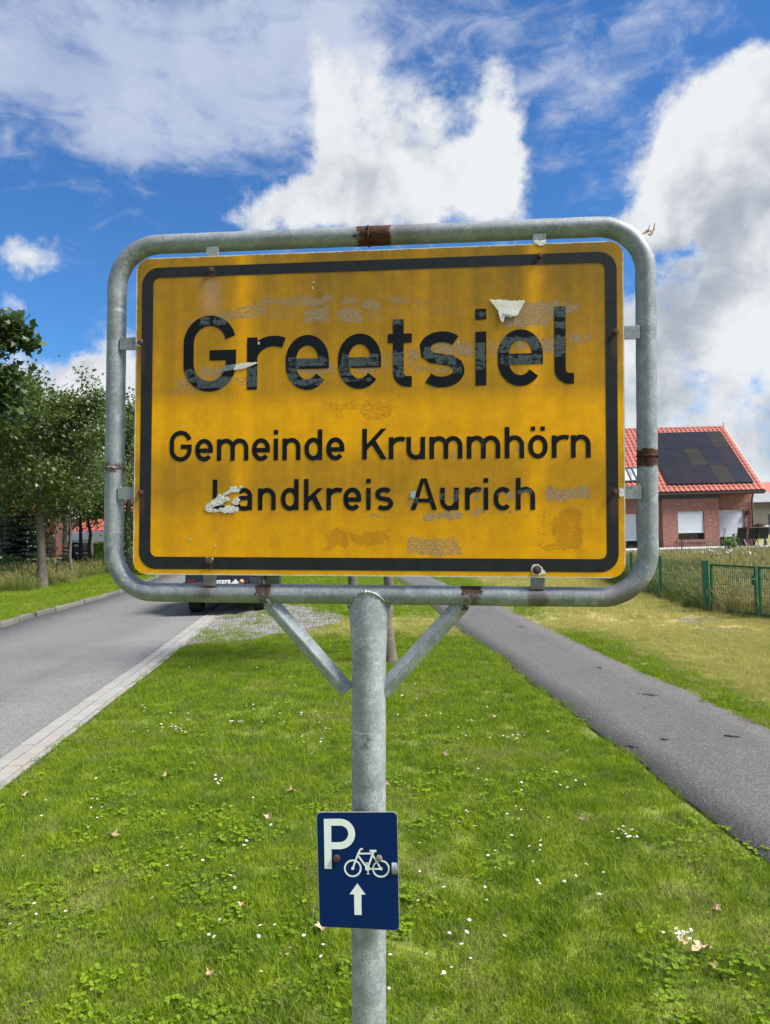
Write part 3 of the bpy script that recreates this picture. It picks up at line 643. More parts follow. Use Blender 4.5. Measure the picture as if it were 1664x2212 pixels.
# --- board
W2, H2, RC = .5, .3329, .031
nxg, nzg = 330, 220
zs = np.concatenate([np.linspace(-H2, -H2 + RC, 14)[:-1], np.linspace(-H2 + RC, H2 - RC, nzg - 26), np.linspace(H2 - RC, H2, 14)[1:]])
ins = np.where(np.abs(zs) > H2 - RC, RC - np.sqrt(np.maximum(RC**2 - (np.abs(zs) - (H2 - RC))**2, 0)), 0); ss_ = np.linspace(-1, 1, nxg)
XB = ss_[None, :] * (W2 - ins)[:, None]; ZB = np.repeat(zs[:, None], nxg, 1); V = np.stack([XB, 0 * XB, ZB + HC], -1).reshape(-1, 3)
ii, jj = np.meshgrid(np.arange(nxg - 1), np.arange(len(zs) - 1)); q = (jj * nxg + ii).ravel(); Fc = np.stack([q, q + 1, q + nxg + 1, q + nxg], -1)
xf, zf = XB.ravel(), ZB.ravel()
xw = xf + .016 * (vnoise(xf * 45, zf * 45, 1, 61) - .5) + .010 * (vnoise(xf * 130, zf * 130, 1, 62) - .5); zw = zf + .011 * (vnoise(xf * 45, zf * 45, 1, 63) - .5) + .007 * (vnoise(xf * 150, zf * 150, 1, 64) - .5)
def boxm(u0, v0, u1, v1, soft=.003, s=1.0):
    a = B(u0, v0); b = B(u1, v1); x0, x1 = min(a[0], b[0]), max(a[0], b[0]); z0, z1 = min(a[1], b[1]), max(a[1], b[1])
    soft *= 1.3; return s * smooth(x0 - soft, x0 + soft, xw) * smooth(x1 + soft, x1 - soft, xw) * smooth(z0 - soft, z0 + soft, zw) * smooth(z1 + soft, z1 - soft, zw)
def polym(pts, s=1.0): return s * inpoly(np.column_stack([xf, zf]), np.array([B(*p) for p in pts])).astype(float)
RES = [(573,643,640,660,.75),(573,662,640,694,.5),(645,643,718,657,.85),(655,661,716,697,.9),(727,643,783,658,.85),(731,663,783,697,.85),(790,645,830,668,.8),(838,645,885,658,.75),(790,665,835,695,.55),(840,665,885,680,.5),(890,645,955,655,.65),(895,662,985,680,.5),
       (1118,651,1207,684,1.0),(1214,653,1248,678,.95),(1092,686,1192,708,.95),(1275,668,1292,684,.6),(355,697,372,701,.6),(385,696,398,701,.7),(400,694,432,701,.8),
       (1168,727,1195,757,.9),(1228,721,1262,743,1.0),(1262,720,1281,735,.8),(1228,750,1240,762,.7),(940,740,970,770,.9),(968,742,1020,768,.9),(878,752,908,782,.8),(890,787,930,805,.75),(932,793,974,805,.8),(1052,738,1078,765,.7),(1106,735,1142,757,.9),
       (370,815,402,825,.6),(385,815,440,838,.75),(372,836,432,850,.6),(430,788,480,815,.75),(500,815,535,835,.55),(650,790,728,812,.75),(762,788,812,808,.75),(814,760,845,800,.55),(865,760,900,800,.5),
       (1150,828,1165,850,.4),(1255,822,1272,835,.6),(1215,838,1235,852,.5),(1160,850,1172,870,.4),(1265,852,1300,880,.4),
       (1170,1054,1225,1083,.88),(1222,1048,1272,1082,.98),(910,1104,1000,1124,.92),(1018,1099,1048,1113,.9),(1055,1104,1090,1112,.8),(1096,1103,1120,1112,.75),(1128,1105,1145,1112,.7),(1086,1063,1110,1082,.85),(1022,1064,1042,1080,.8),(868,1075,905,1095,.65),(963,1068,985,1082,.6),
       (873,1160,1000,1200,.72),(1000,1178,1058,1196,.4),(800,1108,830,1122,.6),(825,1115,862,1128,.5),(978,958,986,992,.7),(1105,963,1122,982,.8),(1108,985,1118,1000,.6),(1062,965,1072,975,.6)]
res = np.zeros(len(xf))
for b in RES: res = np.maximum(res, boxm(*b[:4], .004, b[4]))
res = np.maximum(res, polym([(450, 683), (520, 662), (575, 648), (575, 682), (530, 690), (470, 692)], .7))
brown = np.zeros(len(xf))
for b in [(700,1145,760,1188,.8),(760,1148,838,1180,.72),(706,866,800,888,.55),(780,858,842,905,.6),(715,885,745,908,.5),(1165,1100,1185,1190,.5),(1175,1170,1210,1190,.7),(1200,1100,1262,1188,.72),(1212,1150,1258,1192,.85),(1128,540,1180,560,.3)]: brown = np.maximum(brown, boxm(*b[:4], .006, b[4]))
bolts = [(457,584),(1166,553),(304,740),(1330,717),(305,1065),(1328,1063),(452,1213),(1160,1231)]
bl = [B(*p) for p in bolts]
streak = np.zeros(len(xf))
for i, (bx, bz) in enumerate(bl):
    L_ = [.085, .05, .10, .12, .06, .11, .03, .02][i]; w_ = [.014, .01, .006, .008, .006, .008, .008, .008][i]
    streak = np.maximum(streak, np.exp(-((xf - bx) / w_)**2) * smooth(bz + .004, bz - .004, zf) * smooth(bz - L_, bz - L_ * .15, zf) * [.75, .35, .75, .6, .55, .6, .8, .6][i])
pale = np.exp(-((xf - bl[0][0]) / .020)**2) * smooth(bl[0][1] - .01, bl[0][1] - .03, zf) * smooth(bl[0][1] - .125, bl[0][1] - .06, zf)
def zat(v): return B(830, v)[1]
painted_sheen = np.interp(zf, [zat(v) for v in (1260, 1180, 1120, 1090, 1060, 1000, 985, 950, 890, 870, 840, 780, 700, 560)], [.10, .15, .28, .48, .62, .55, .38, .12, .08, .20, .62, .62, .76, .90])  # reflection bands of the sheeting, painted as darker and brighter colour down the board
for u_ in (522, 1158):                                  # paler upright stripes through the painted reflection bands
    bx = B(u_, 800)[0]; painted_sheen = painted_sheen * (1 - .62 * np.exp(-((xf - bx) / .018)**2))
painted_sheen = painted_sheen * (.85 + .3 * vnoise(xf * 10, zf * 3, 1, 21)) 
edge = np.minimum(np.minimum(xf + W2, W2 - xf), np.minimum(zf + H2, H2 - zf))
bm_, t = newmat('yellow_sheeting'); v = t.oc
A_ = lambda n_: X(t.nt, t.new('ShaderNodeAttribute', attribute_name=n_, attribute_type='GEOMETRY').outputs['Fac'])
fl = t.noise(v, 420, 5, .7); md = t.noise(t.mapping(v, (1, 1, 2.2)), 120, 6, .75, .3); lg = t.noise(v, 30, 5, .6); st1 = t.noise(t.mapping(v, (12, 12, 160)), 1, 4, .6); st2 = t.noise(t.mapping(v, (120, 120, 7)), 1, 4, .6)
col = t.mix(lg.ss(.3, .7), (.79, .375, .003), (.70, .325, .003))
wide = t.noise(t.mapping(v, (17, 17, 1.2)), 1, 4, .6); g = (A_('painted_sheen') + (wide - .5) * .8 + (lg - .5) * .25 + (st2 - .5) * .16 + (st1 - .5) * .10 + (md - .5) * .35 + (fl - .5) * .3).cl()  # painted bands broken up by upright streaks that imitate the reflective shimmer
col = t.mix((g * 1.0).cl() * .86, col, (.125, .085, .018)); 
vo = t.voro(t.mapping(v, (1, 1, 1)), 55, 'DISTANCE_TO_EDGE'); vod = t.noise(v, 40, 3, .6)
ck = X(t.nt, vo.outputs['Distance']).ss(.018, .0) * vod.ss(.48, .6) * .35; col = t.mix(ck, col, (.30, .13, .01))
col = t.mix(md.ss(.62, .70) * .25, col, (.42, .18, .01))
col = t.mix((A_('brown') + (md - .5) * 2.6).ss(.42, .62) * A_('brown').ss(.05, .4) * .5, col, (.30, .125, .012))
col = t.mix((A_('streak') * (.8 + .4 * lg)).cl(), col, (.13, .055, .035)); col = t.mix(A_('pale') * .55, col, (.45, .28, .16))
sr = t.noise(t.mapping(v, (1, 1, 3.2)), 150, 5, .72, .5); rs_ = (A_('res') * 1.2 + ((md - .5) * 2.2 + (sr - .5) * 2.6 + (fl - .5) * .8) * A_('res').ss(0.02, .3) - .24).ss(.45, .56); col = t.mix(rs_ * .74, col, t.mix(sr.ss(.38, .6), (.34, .275, .205), (.19, .135, .085)))
ed = A_('edge'); col = t.mix((ed + (md - .5) * .006 + (lg - .5) * .004).ss(.0022, .0014), col, (.52, .54, .52))
t.L.new(col, t.b.inputs['Base Color']); t.inp(t.b, 'Roughness', (rs_ * .3 + g * .15 + .42)); t.b.inputs['Specular IOR Level'].default_value = .12; bump(t, rs_ * .25 + md * .3, .2, .0004)
board = npobj('board', V, Fc, bm_, {'res': ('POINT', res), 'brown': ('POINT', brown), 'streak': ('POINT', streak), 'pale': ('POINT', pale), 'painted_sheen': ('POINT', painted_sheen), 'edge': ('POINT', edge)}, sign)
alu = simple('weathered_aluminium', (.42, .44, .44), (.25, .26, .26), 60, .5, .4)
out = rrect(-W2, W2, -H2, H2, RC, 10); mb = MB(); n = len(out)
mb.add([(x * 1.0006, .0004, Z(z)) for x, z in out] + [(x * 1.0006, .0032, Z(z * 1.001)) for x, z in out], [(i, (i + 1) % n, (i + 1) % n + n, i + n) for i in range(n)] + [tuple(range(2 * n - 1, n - 1, -1))])
mb.build('board_backing', alu, board)
# --- black print: worn grey where stickers were torn off
def letter_mat(name, boxes, thr, specks=0):
    m, t = newmat(name); v = t.oc; x, y, z = t.sep(v); md = t.noise(t.mapping(v, (1, 1, 1.8)), 70, 6, .72, .4); fl = t.noise(v, 300, 4, .7); wx_ = (t.noise(v, 55, 3, .6) - .5) * .016; wz_ = (t.noise(t.mapping(v, (1, 1, 1), (3, 3, 3)), 60, 3, .6) - .5) * .010
    R = None
    for (u0, v0, u1, v1, s_) in boxes:
        a = B(u0, v0); b = B(u1, v1); cx_, cz_ = (a[0] + b[0]) / 2, (a[1] + b[1]) / 2; hx, hz = abs(b[0] - a[0]) / 2, abs(b[1] - a[1]) / 2
        d = (x + wx_ - cx_).m('ABSOLUTE').m('MULTIPLY', 1 / hx).mx((z + wz_ - Z(cz_)).m('ABSOLUTE') * (1 / hz)); d = d.ss(1.12, .85) * s_; R = d if R is None else R.mx(d)
    col = t.mix(t.noise(v, 14, 3, .6).ss(.3, .7), (.003, .0042, .006), (.0055, .007, .009))
    w = None
    if R is not None: w = (R * 1.08 + (md - .5) * 3.8 + (fl - .5) * 1.0).ss(.70, .78) * .9
    if specks:
        sp = t.noise(v, specks, 5, .6).ss(thr, thr + .02) * t.noise(v, 16, 2, .5).ss(.46, .56); w = sp if w is None else w.mx(sp)
    if w is not None: col = t.mix(w, col, t.mix(fl.ss(.4, .6), (.085, .105, .115), (.045, .058, .065))); 
    gn = t.noise(v, 500, 3, .7); col = t.mix(gn.ss(.62, .7) * .25, col, (.08, .09, .09))
    t.L.new(col, t.b.inputs['Base Color']); t.b.inputs['Roughness'].default_value = .5; t.b.inputs['Specular IOR Level'].default_value = .15; return m
big_m = letter_mat('worn_black_print_large', [(432,684,455,703,.9),(462,684,492,703,.9),(400,797,440,826,.8),(425,815,505,838,.95),(533,790,556,836,.92),(622,772,708,790,.92),(620,790,645,832,.8),(640,818,705,832,.95),(736,765,820,790,.92),(732,788,760,812,.85),(738,816,805,824,.8),(848,690,872,702,.8),(846,755,872,816,.85),(914,749,940,775,.95),(938,765,985,788,.85),(980,785,1000,808,.7),(1029,672,1050,689,.55),(1027,740,1050,800,.85),(1080,728,1170,748,.9),(1080,748,1100,762,.9),(1148,748,1172,758,.9),(1080,767,1172,786,.9),(1198,664,1222,685,.97),(1198,695,1222,709,1.0),(1198,724,1222,748,.93),(1198,748,1222,772,.85)], .6)
sm1 = letter_mat('worn_black_print_middle', [(1030,950,1050,980,.4)], .64, 75)
sm2 = letter_mat('worn_black_print_low', [(888,1075,905,1088,.8),(948,1066,962,1080,.7),(976,1058,990,1085,.75),(1028,1056,1048,1062,.7),(1028,1068,1048,1074,.7),(1116,1058,1150,1068,.85),(1070,1064,1085,1070,.8)], .64, 75)
bord = B(309, 581); mb = MB()
o_ = rrect(-.4868, .4868, -.3213, .3118, .036, 10); i_ = rrect(-.4625, .4643, -.2958, .2900, .014, 10); n = len(o_)
mb.add([(x, -.0006, Z(z)) for x, z in o_] + [(x, -.0006, Z(z)) for x, z in i_], [(i, (i + 1) % n, (i + 1) % n + n, i + n) for i in range(n)])
bdm, t = newmat('black_border_film'); v = t.oc; x, y, z = t.sep(v); col = t.mix(t.noise(v, 30, 5, .6).ss(.3, .7), (.012, .0135, .016), (.019, .0205, .023)); rr = None
for (bx, bz) in bl:
    d = (x - bx).m('ABSOLUTE').ss(.013, .003) * (z - Z(bz + .004)).ss(.008, 0.0) * (z - Z(bz - .075)).ss(0, .05); rr = d if rr is None else rr.mx(d)
col = t.mix(rr * .55, col, (.075, .042, .032)); col = t.mix(t.noise(v, 300, 3, .7).ss(.68, .72) * .4, col, (.12, .13, .13)); t.L.new(col, t.b.inputs['Base Color']); t.b.inputs['Roughness'].default_value = .5; t.b.inputs['Specular IOR Level'].default_value = .2
mb.build('border_line', bdm, board)
# --- lettering built from strokes of one width
def arc(cx_, cz_, rx, rz, a0, a1, n=14): return [(cx_ + rx * cos(radians(a0 + (a1 - a0) * k / n)), cz_ + rz * sin(radians(a0 + (a1 - a0) * k / n))) for k in range(n + 1)]
LT = MB()
def stroke(pts, s, lay, closed=False):
    q_ = [pts[0]]
    for p in pts[1:]:
        if math.hypot(p[0] - q_[-1][0], p[1] - q_[-1][1]) > s * .02: q_.append(p)
    if closed and math.hypot(q_[0][0] - q_[-1][0], q_[0][1] - q_[-1][1]) < s * .02: q_.pop()
    pts = q_
    m = len(pts); L_ = []; Rr = []
    for i in range(m):
        p = Vector(pts[i]); a = Vector(pts[(i - 1) % m]) if (closed or i > 0) else None; b = Vector(pts[(i + 1) % m]) if (closed or i < m - 1) else None
        d1 = (p - a).normalized() if a is not None else (b - p).normalized(); d2 = (b - p).normalized() if b is not None else d1
        n1 = Vector((-d1.y, d1.x)); n2 = Vector((-d2.y, d2.x)); q = (n1 + n2); q.normalize(); k = 1 / max(q.dot(n1), .4); L_.append(p + q * s / 2 * k); Rr.append(p - q * s / 2 * k)
    y = -.0006 - lay * .00012; vs = [(p.x, y, Z(p.y)) for p in L_] + [(p.x, y, Z(p.y)) for p in Rr]
    LT.add(vs, [(i, (i + 1) % m, (i + 1) % m + m, i + m) for i in range(m if closed else m - 1)])
def rect(x0, z0, x1, z1, lay=0): LT.add([(x0, -.0006 - lay * .00012, Z(z0)), (x1, -.0006 - lay * .00012, Z(z0)), (x1, -.0006 - lay * .00012, Z(z1)), (x0, -.0006 - lay * .00012, Z(z1))], [(0, 1, 2, 3)])
def polyg(pts, lay=0): LT.add([(x, -.0006 - lay * .00012, Z(z)) for x, z in pts], [tuple(range(len(pts)))])
def glyph(c, x0, x1, b, xh, cap, s):
    global LT
    LT = MB(); glyph_(c, x0, x1, b, xh, cap, s); LT.build('letter', CURM, board)
def glyph_(c, x0, x1, b, xh, cap, s):
    w = x1 - x0; h = s / 2; o = s * .12; xm = (x0 + x1) / 2
    X0, X1 = x0 + h, x1 - h; top = b + xh
    if c in 'eco' or c == 'ö':
        rx = (w - s) / 2; st = max(0, (xh - s) / 2 - rx * 1.12); rz = (xh + 2 * o - s) / 2 - st; zt = top + o - h - rz; zb = b - o + h + rz
    if c == 'e':
        zb_ = b + xh * .475
        stroke([(X0, zb_), (X1, zb_)] + arc(xm, zt, rx, rz, 0, 180)[0:] + arc(xm, zb, rx, rz, 180, 322), s, 0)
    elif c == 'c': stroke(arc(xm + w * .04, zt, rx * 1.05, rz, 40, 180) + arc(xm + w * .04, zb, rx * 1.05, rz, 180, 320), s, 0)
    elif c in 'oö':
        stroke(arc(xm, zt, rx, rz, 0, 180) + arc(xm, zb, rx, rz, 180, 360), s, 0, True)
        if c == 'ö':
            for k in (-1, 1): rect(xm + k * w * .25 - s * .46, top + s * .98, xm + k * w * .25 + s * .46, top + s * 1.92)
    elif c == 'G':
        rx = (w - s) / 2; rz = rx * 1.04; zt = b + cap + o - h - rz; zb = b - o + h + rz; zz = b + cap * .475
        stroke(arc(xm, zt, rx, rz, 14, 180) + arc(xm, zb, rx, rz, 180, 360) + [(X1, zz), (x0 + w * .5, zz)], s, 0)
    elif c in 'rnmhuai' or c in 'dtlLkK':
        if c == 'r':
            rect(x0, b, x0 + s, top); stroke(arc(x0 + h + w * .62, top - xh * .43, w * .62, xh * .43 - h + o, 178, 62), s, 1)
        if c in 'nh':
            rect(x0, b, x0 + s, top if c == 'n' else b + cap); r_ = (X1 - X0) / 2; stroke(arc(xm, top + o - h - r_ * 1.05, r_, r_ * 1.05, 180, 0) + [(X1, b)], s, 1)
        if c == 'm':
            rect(x0, b, x0 + s, top); r_ = (X1 - X0) / 4
            for k in (0, 1): stroke(arc(X0 + r_ * (1 + 2 * k), top + o - h - r_ * 1.1, r_, r_ * 1.1, 180, 0) + [(X0 + r_ * 2 * (k + 1), b)], s, 1 + k)
        if c == 'u':
            rect(x1 - s, b, x1, top); r_ = (X1 - X0) / 2; stroke([(X0, top)] + arc(xm, b - o + h + r_ * 1.05, r_, r_ * 1.05, 180, 360), s, 1)
        if c == 'i': rect(x0, b, x1, top); rect(x0, b + cap - s, x1, b + cap)
        if c == 'd':
            rect(x1 - s, b, x1, b + cap); rx = (X1 - X0) / 2; st = max(0, (xh - s) / 2 - rx * 1.1); rz = (xh + 2 * o - s) / 2 - st; zt = top + o - h - rz; zb = b - o + h + rz; stroke(arc(xm, zt, rx, rz, 0, 180) + arc(xm, zb, rx, rz, 180, 360), s, 1, True)
        if c == 'a':
            r_ = (X1 - X0) / 2 * .95; stroke(arc(X1 - r_, top + o - h - r_ * .95, r_, r_ * .95, 148, 0) + [(X1, b)], s, 0)
            zz = b + xh * .56; rz = (zz - b + o - h) / 2; stroke([(X1, zz), (X0 + rz, zz)] + arc(X0 + rz, zz - rz, rz, rz, 90, 270) + [(X1 - rz * .8, b - o + h)] + arc(X1 - rz * .8, zz - rz, rz * .8, rz, 270, 345, 8), s, 1)
        if c == 't':
            sx = x0 + w * .215; r_ = s * .85; rect(x0, top - s * .87, x1, top, 1); stroke([(sx + h, b + cap * .98)] + [(sx + h, b - o * 0 + h + r_)] + arc(sx + h + r_, b + h + r_, r_, r_, 180, 270, 8) + [(x1, b + h)], s, 0)
        if c == 'l': r_ = s * .85; stroke([(X0, b + cap), (X0, b + h + r_)] + arc(X0 + r_, b + h + r_, r_, r_, 180, 270, 8) + [(x1, b + h)], s, 0)
        if c == 'L': rect(x0, b, x0 + s, b + cap); rect(x0 + s, b, x1, b + s)
        if c in 'kK':
            rect(x0, b, x0 + s, b + cap); tp = top if c == 'k' else b + cap; hx = s * 1.22
            za = b + (tp - b) * (.30 if c == 'K' else .33); polyg([(x0 + s, za), (x0 + s, za + s * 1.35), (x1 - hx * (.95 if c == 'k' else 1.05), tp), (x1 - (0 if c == 'k' else s * .1), tp)], 1)
            fx = x0 + s + (x1 - x0 - s) * .22; fz = za + (tp - za) * .30; polyg([(fx, fz - s * .1), (fx + s * .75, fz + s * 1.0), (x1, b), (x1 - hx, b)], 2)
    elif c == 's':
        cx_ = xm; rx = (w - s) / 2; a_ = (xh + 2 * o - s) / 4; zt = top + o - h - a_; zb = b - o + h + a_
        p = arc(cx_ + w * .0, zt, rx * 1.0, a_, 38, 165, 12) + [(X0 + rx * .10, zt - a_ * .50), (X0 + rx * .45, zt - a_ * .86), (xm, zt - a_ * 1.0), (X1 - rx * .45, zb + a_ * .86), (X1 - rx * .10, zb + a_ * .50)] + arc(cx_, zb, rx, a_, 15, -142, 14); stroke(p, s, 0)
    elif c == 'A':
        t_ = s * .62; polyg([(x0, b), (x0 + s * 1.06, b), (xm + t_ * .1, b + cap * .93), (xm + t_, b + cap), (xm - t_, b + cap)], 0); polyg([(x1, b), (xm + t_, b + cap), (xm - t_, b + cap), (xm - t_ * .1, b + cap * .93), (x1 - s * 1.06, b)], 1); zz = b + cap * .235; rect(xm - w * .30, zz, xm + w * .30, zz + s * .85, 2)
def line(items, conv, vb, b, xh, cap, s, mat):
    for it in items:
        c, a, e = it; xa = B(*conv(a[0], a[1] if len(a) > 1 else vb))[0] if isinstance(a, tuple) else a; glyph(c, a, e, b, xh, cap, s)
def cvt(src0, sc_, y0): return lambda x, y: ((src0 + x * sc_) * .5503, (y0 + y * sc_) * .5503)
def bx(cv, x, y): return B(*cv(x, y))[0]
CURM = big_m
for (c, a, e) in [('G', -.395, -.2826), ('r', -.2591, -.1858), ('e', -.1773, -.0874), ('e', -.0684, .0199), ('t', .0336, .0824), ('s', .0976, .1883), ('i', .2103, .2318), ('e', .2544, .3433), ('l', .3657, .4032)]: glyph(c, a, e, .0500, .1085, .1545 if c in 'Gil' else .141, .0217)
CURM = sm1
cA = cvt(640, .39663, 1640); cB = cvt(1300, .36058, 1640); cC = cvt(1850, .36058, 1640)
def zrow(l): return sum(B(*cv(x, y))[1] for cv, x, y in l) / len(l)
b2 = zrow([(cA, 100, 428), (cA, 560, 430), (cA, 1120, 429), (cB, 370, 461), (cC, 140, 443), (cC, 1280, 416)]); x2 = zrow([(cA, 560, 216), (cB, 650, 220), (cC, 905, 178)]) - b2; k2 = zrow([(cB, 370, 124), (cC, 395, 92), (cA, 1555, 119)]) - b2
for (c, cv, a, cv2, e) in [('G', cA, 68, cA, 286), ('e', cA, 320, cA, 497), ('m', cA, 536, cA, 848), ('e', cA, 883, cA, 1061), ('i', cA, 1097, cA, 1141), ('n', cA, 1184, cA, 1363), ('d', cA, 1402, cA, 1578), ('e', cA, 1618, cB, 147), ('K', cB, 341, cB, 609), ('r', cB, 630, cB, 794), ('u', cB, 821, cB, 1025), ('m', cB, 1072, cB, 1432), ('m', cB, 1478, cC, 318), ('h', cC, 366, cC, 578), ('ö', cC, 621, cC, 833), ('r', cC, 878, cC, 1052), ('n', cC, 1086, cC, 1302)]:
    glyph(c, bx(cv, a, 350), bx(cv2, e, 350), b2, x2, k2, .0094)
CURM = sm2
b3 = zrow([(cA, 960, 918), (cA, 1420, 915), (cB, 410, 1006), (cB, 890, 1003), (cC, 160, 1000), (cC, 670, 998)]); x3 = zrow([(cA, 1650, 700), (cB, 410, 763), (cC, 160, 754)]) - b3; k3 = zrow([(cA, 515, 612), (cA, 1420, 609), (cC, 515, 650)]) - b3
for (c, cv, a, cv2, e) in [('L', cA, 494, cA, 690), ('a', cA, 717, cA, 884), ('n', cA, 942, cA, 1118), ('d', cA, 1170, cA, 1344), ('k', cA, 1397, cA, 1585), ('r', cA, 1620, cB, 109), ('e', cB, 136, cB, 330), ('i', cB, 385, cB, 433), ('s', cB, 480, cB, 679), ('A', cB, 867, cB, 1155), ('u', cB, 1189, cB, 1391), ('r', cB, 1459, cB, 1621), ('i', cC, 136, cC, 187), ('c', cC, 241, cC, 436), ('h', cC, 487, cC, 697)]:
    glyph(c, bx(cv, a, 850), bx(cv2, e, 850), b3, x3, k3, .0094)
# --- bolts, brackets, paint chips
rust_m = simple('rusty_bolt', (.085, .032, .022), (.035, .016, .013), 300, .8, bmp=.5, bscale=600)
chip_m = simple('flaked_paint', (.66, .68, .64), (.45, .44, .40), 160, .7, bmp=.3, bscale=500)
def hexbolt(mb, x, y, z, r=.0058, h=.005, n=6, wr=0):
    if wr: mb.lathe((x, y, Z(z)), [(wr, .0), (wr, -.0015), (wr * .9, -.0018)], 20, 'y')
    mb.lathe((x, y, Z(z)), [(r, .0), (r, -h * .7), (r * .8, -h), (r * .25, -h * 1.05)], n, 'y')
for i, (bx_, bz) in enumerate(bl):
    mb = MB(); hexbolt(mb, bx_, -.0007, bz, .0056, .0055, 6 if i % 2 else 10, .0 if i not in (6, 7) else .0085); mb.build('bolt', rust_m, sign, bevel=.0005)
bk = [((440, 540), (470, 570)), ((1152, 512), (1182, 540)), None, None]
def brk(x0, x1, z0, z1): return MB().box((x0, .0036, Z(z0)), (x1, .0085, Z(z1))).build('bracket', frame_m, sign, bevel=.0006)
for i in (0, 1): c = bl[i][0]; brk(c - .0130, c + .0130, bl[i][1] - .015, tt - .0158)
for i in (6, 7): c = bl[i][0] + (.002 if i == 7 else 0); brk(c - .0138, c + .0138, tb + .0158, bl[i][1] + .015)
for i, side in ((2, -1), (4, -1), (3, 1), (5, 1)):
    z = bl[i][1]; x0, x1 = (tl + .01, bl[i][0] + .01) if side < 0 else (bl[i][0] - .01, trr - .01); x0, x1 = (tl + .0158, bl[i][0] + .01) if side < 0 else (bl[i][0] - .01, trr - .0158); brk(min(x0, x1), max(x0, x1), z - .0135, z + .0125)
    xx = (tl + TUBE_R) if side < 0 else (trr - TUBE_R); MB().tube([(xx + random.uniform(-.001, .001), .008, Z(z - .016 + k * .004)) for k in range(9)], [random.uniform(.0015, .003) for _ in range(9)], 6).build('weld_bead', frame_m, sign, smooth=True)
def flake(pts, mat, y=-.0011, jag=.0012, parent=board, name='paint_chip', curl=0):
    P = [Vector(B(*p)) for p in pts]; out = []
    for i, p in enumerate(P):
        q = P[(i + 1) % len(P)]; k = max(1, int((q - p).length / .004))
        for j in range(k): out.append(p.lerp(q, j / k) + (Vector((random.uniform(-jag, jag), random.uniform(-jag, jag))) if j else Vector((0, 0))))
    c = sum(out, Vector((0, 0))) / len(out); n = len(out); mb = MB(); zt_ = max(p.y for p in out); zb_ = min(p.y for p in out)
    vs = [(p.x, y - curl * ((zt_ - p.y) / (zt_ - zb_)) ** 2, Z(p.y)) for p in out] + [(c.x, y - .0001 - curl * .2, Z(c.y))]
    mb.add(vs, [(i, (i + 1) % n, n) for i in range(n)]); return mb.build(name, mat, parent)
flake([(1150,1220),(1163,1218),(1172,1226),(1180,1240),(1165,1243),(1152,1242),(1147,1232)], chip_m); flake([(1337,1055),(1344,1053),(1349,1060),(1348,1071),(1340,1074),(1337,1066)], chip_m)
flake([(1152,520),(1180,518),(1178,527),(1166,532),(1158,527)], chip_m); flake([(446,1204),(462,1204),(460,1215),(448,1216)], chip_m, jag=.002)
flake([(295,735),(306,733),(309,742),(302,750),(296,746)], chip_m, jag=.002)
paper = simple('torn_paper', (.62, .60, .53), (.55, .54, .48), 18, .8, bmp=.1, bscale=60)
flake([(1057,648),(1134,650),(1130,658),(1124,670),(1118,682),(1106,685),(1090,682),(1086,698),(1081,692),(1077,672),(1068,660)], paper, y=-.0016, curl=.003, name='torn_sticker')
bluep = simple('torn_blue_edge', (.05, .13, .20), (.30, .42, .46), 200, .6)
flake([(1084,679),(1108,683),(1106,687),(1086,684)], bluep, y=-.0050, name='torn_sticker')
filmb = simple('clear_film', (.09, .14, .165), (.14, .19, .21), 90, .35)
flake([(488,789),(510,787),(512,793),(500,800),(478,804)], filmb, y=-.0016, jag=.0006, name='torn_sticker'); flake([(510,787),(535,783),(561,783),(530,796),(505,800)], paper, y=-.0018, jag=.0006, name='torn_sticker')
flake([(888,1062),(900,1061),(896,1077),(886,1074)], simple('pale_blue_scrap', (.20, .34, .40), (.3, .42, .45), 200, .5), y=-.0016, jag=.0008, name='torn_sticker')
wht = simple('scraped_white', (.72, .73, .69), (.40, .39, .34), 220, .85, bmp=.6, bscale=400)
for pl in ([(497,1052),(508,1049),(515,1055),(521,1058),(516,1064),(503,1063),(490,1070),(476,1073),(484,1065),(494,1060)], [(470,1071),(478,1067),(487,1073),(500,1077),(494,1083),(483,1087),(470,1093),(455,1097),(440,1100),(446,1091),(458,1083)], [(500,1085),(513,1073),(520,1079),(518,1088),(506,1090)], [(440,1098),(470,1100),(500,1092),(514,1094),(515,1106),(498,1109),(470,1106),(448,1104)], [(517,1051),(524,1048),(523,1056)]): flake(pl, wht, y=-.0014, jag=.0026, name='scraped_paint')
for (u_, v_, s_) in ((412,1165,3),(443,1175,1.6),(467,1179,2.5),(468,1154,1.6),(560,742,3.4),(678,610,2),(676,622,2.4),(1205,1104,1),(990,740,2)): flake([(u_ - s_ * .6, v_ - s_), (u_ + s_ * .6, v_ - s_ * .8), (u_ + s_ * .3, v_ + s_), (u_ - s_ * .7, v_ + s_ * .6)], chip_m, jag=0)
# dry grass wisp caught on the corner of the frame
wp = simple('dry_straw', (.50, .36, .20), (.38, .24, .12), 100, .8); mb = MB()
for pl in ([(1387,505),(1394,505),(1400,503),(1405,507),(1411,501)], [(1396,504),(1400,497),(1402,489)], [(1404,507),(1410,500),(1412,491),(1411,486)], [(1400,505),(1404,511),(1409,507)], [(1392,504),(1396,499),(1404,502),(1408,510)]):
    mb.tube([(B(*p, TY)[0], TY - .004 * k, Z(B(*p, TY)[1])) for k, p in enumerate(pl)], [.0012] * (len(pl) - 1) + [.0005], 5)
wo_ = mb.build('straw_wisp', wp); wo_.matrix_world = sign.matrix_world.copy(); tag(wo_, 'tiny wisp of dry straw caught on the upper right corner of the sign frame', 'straw')

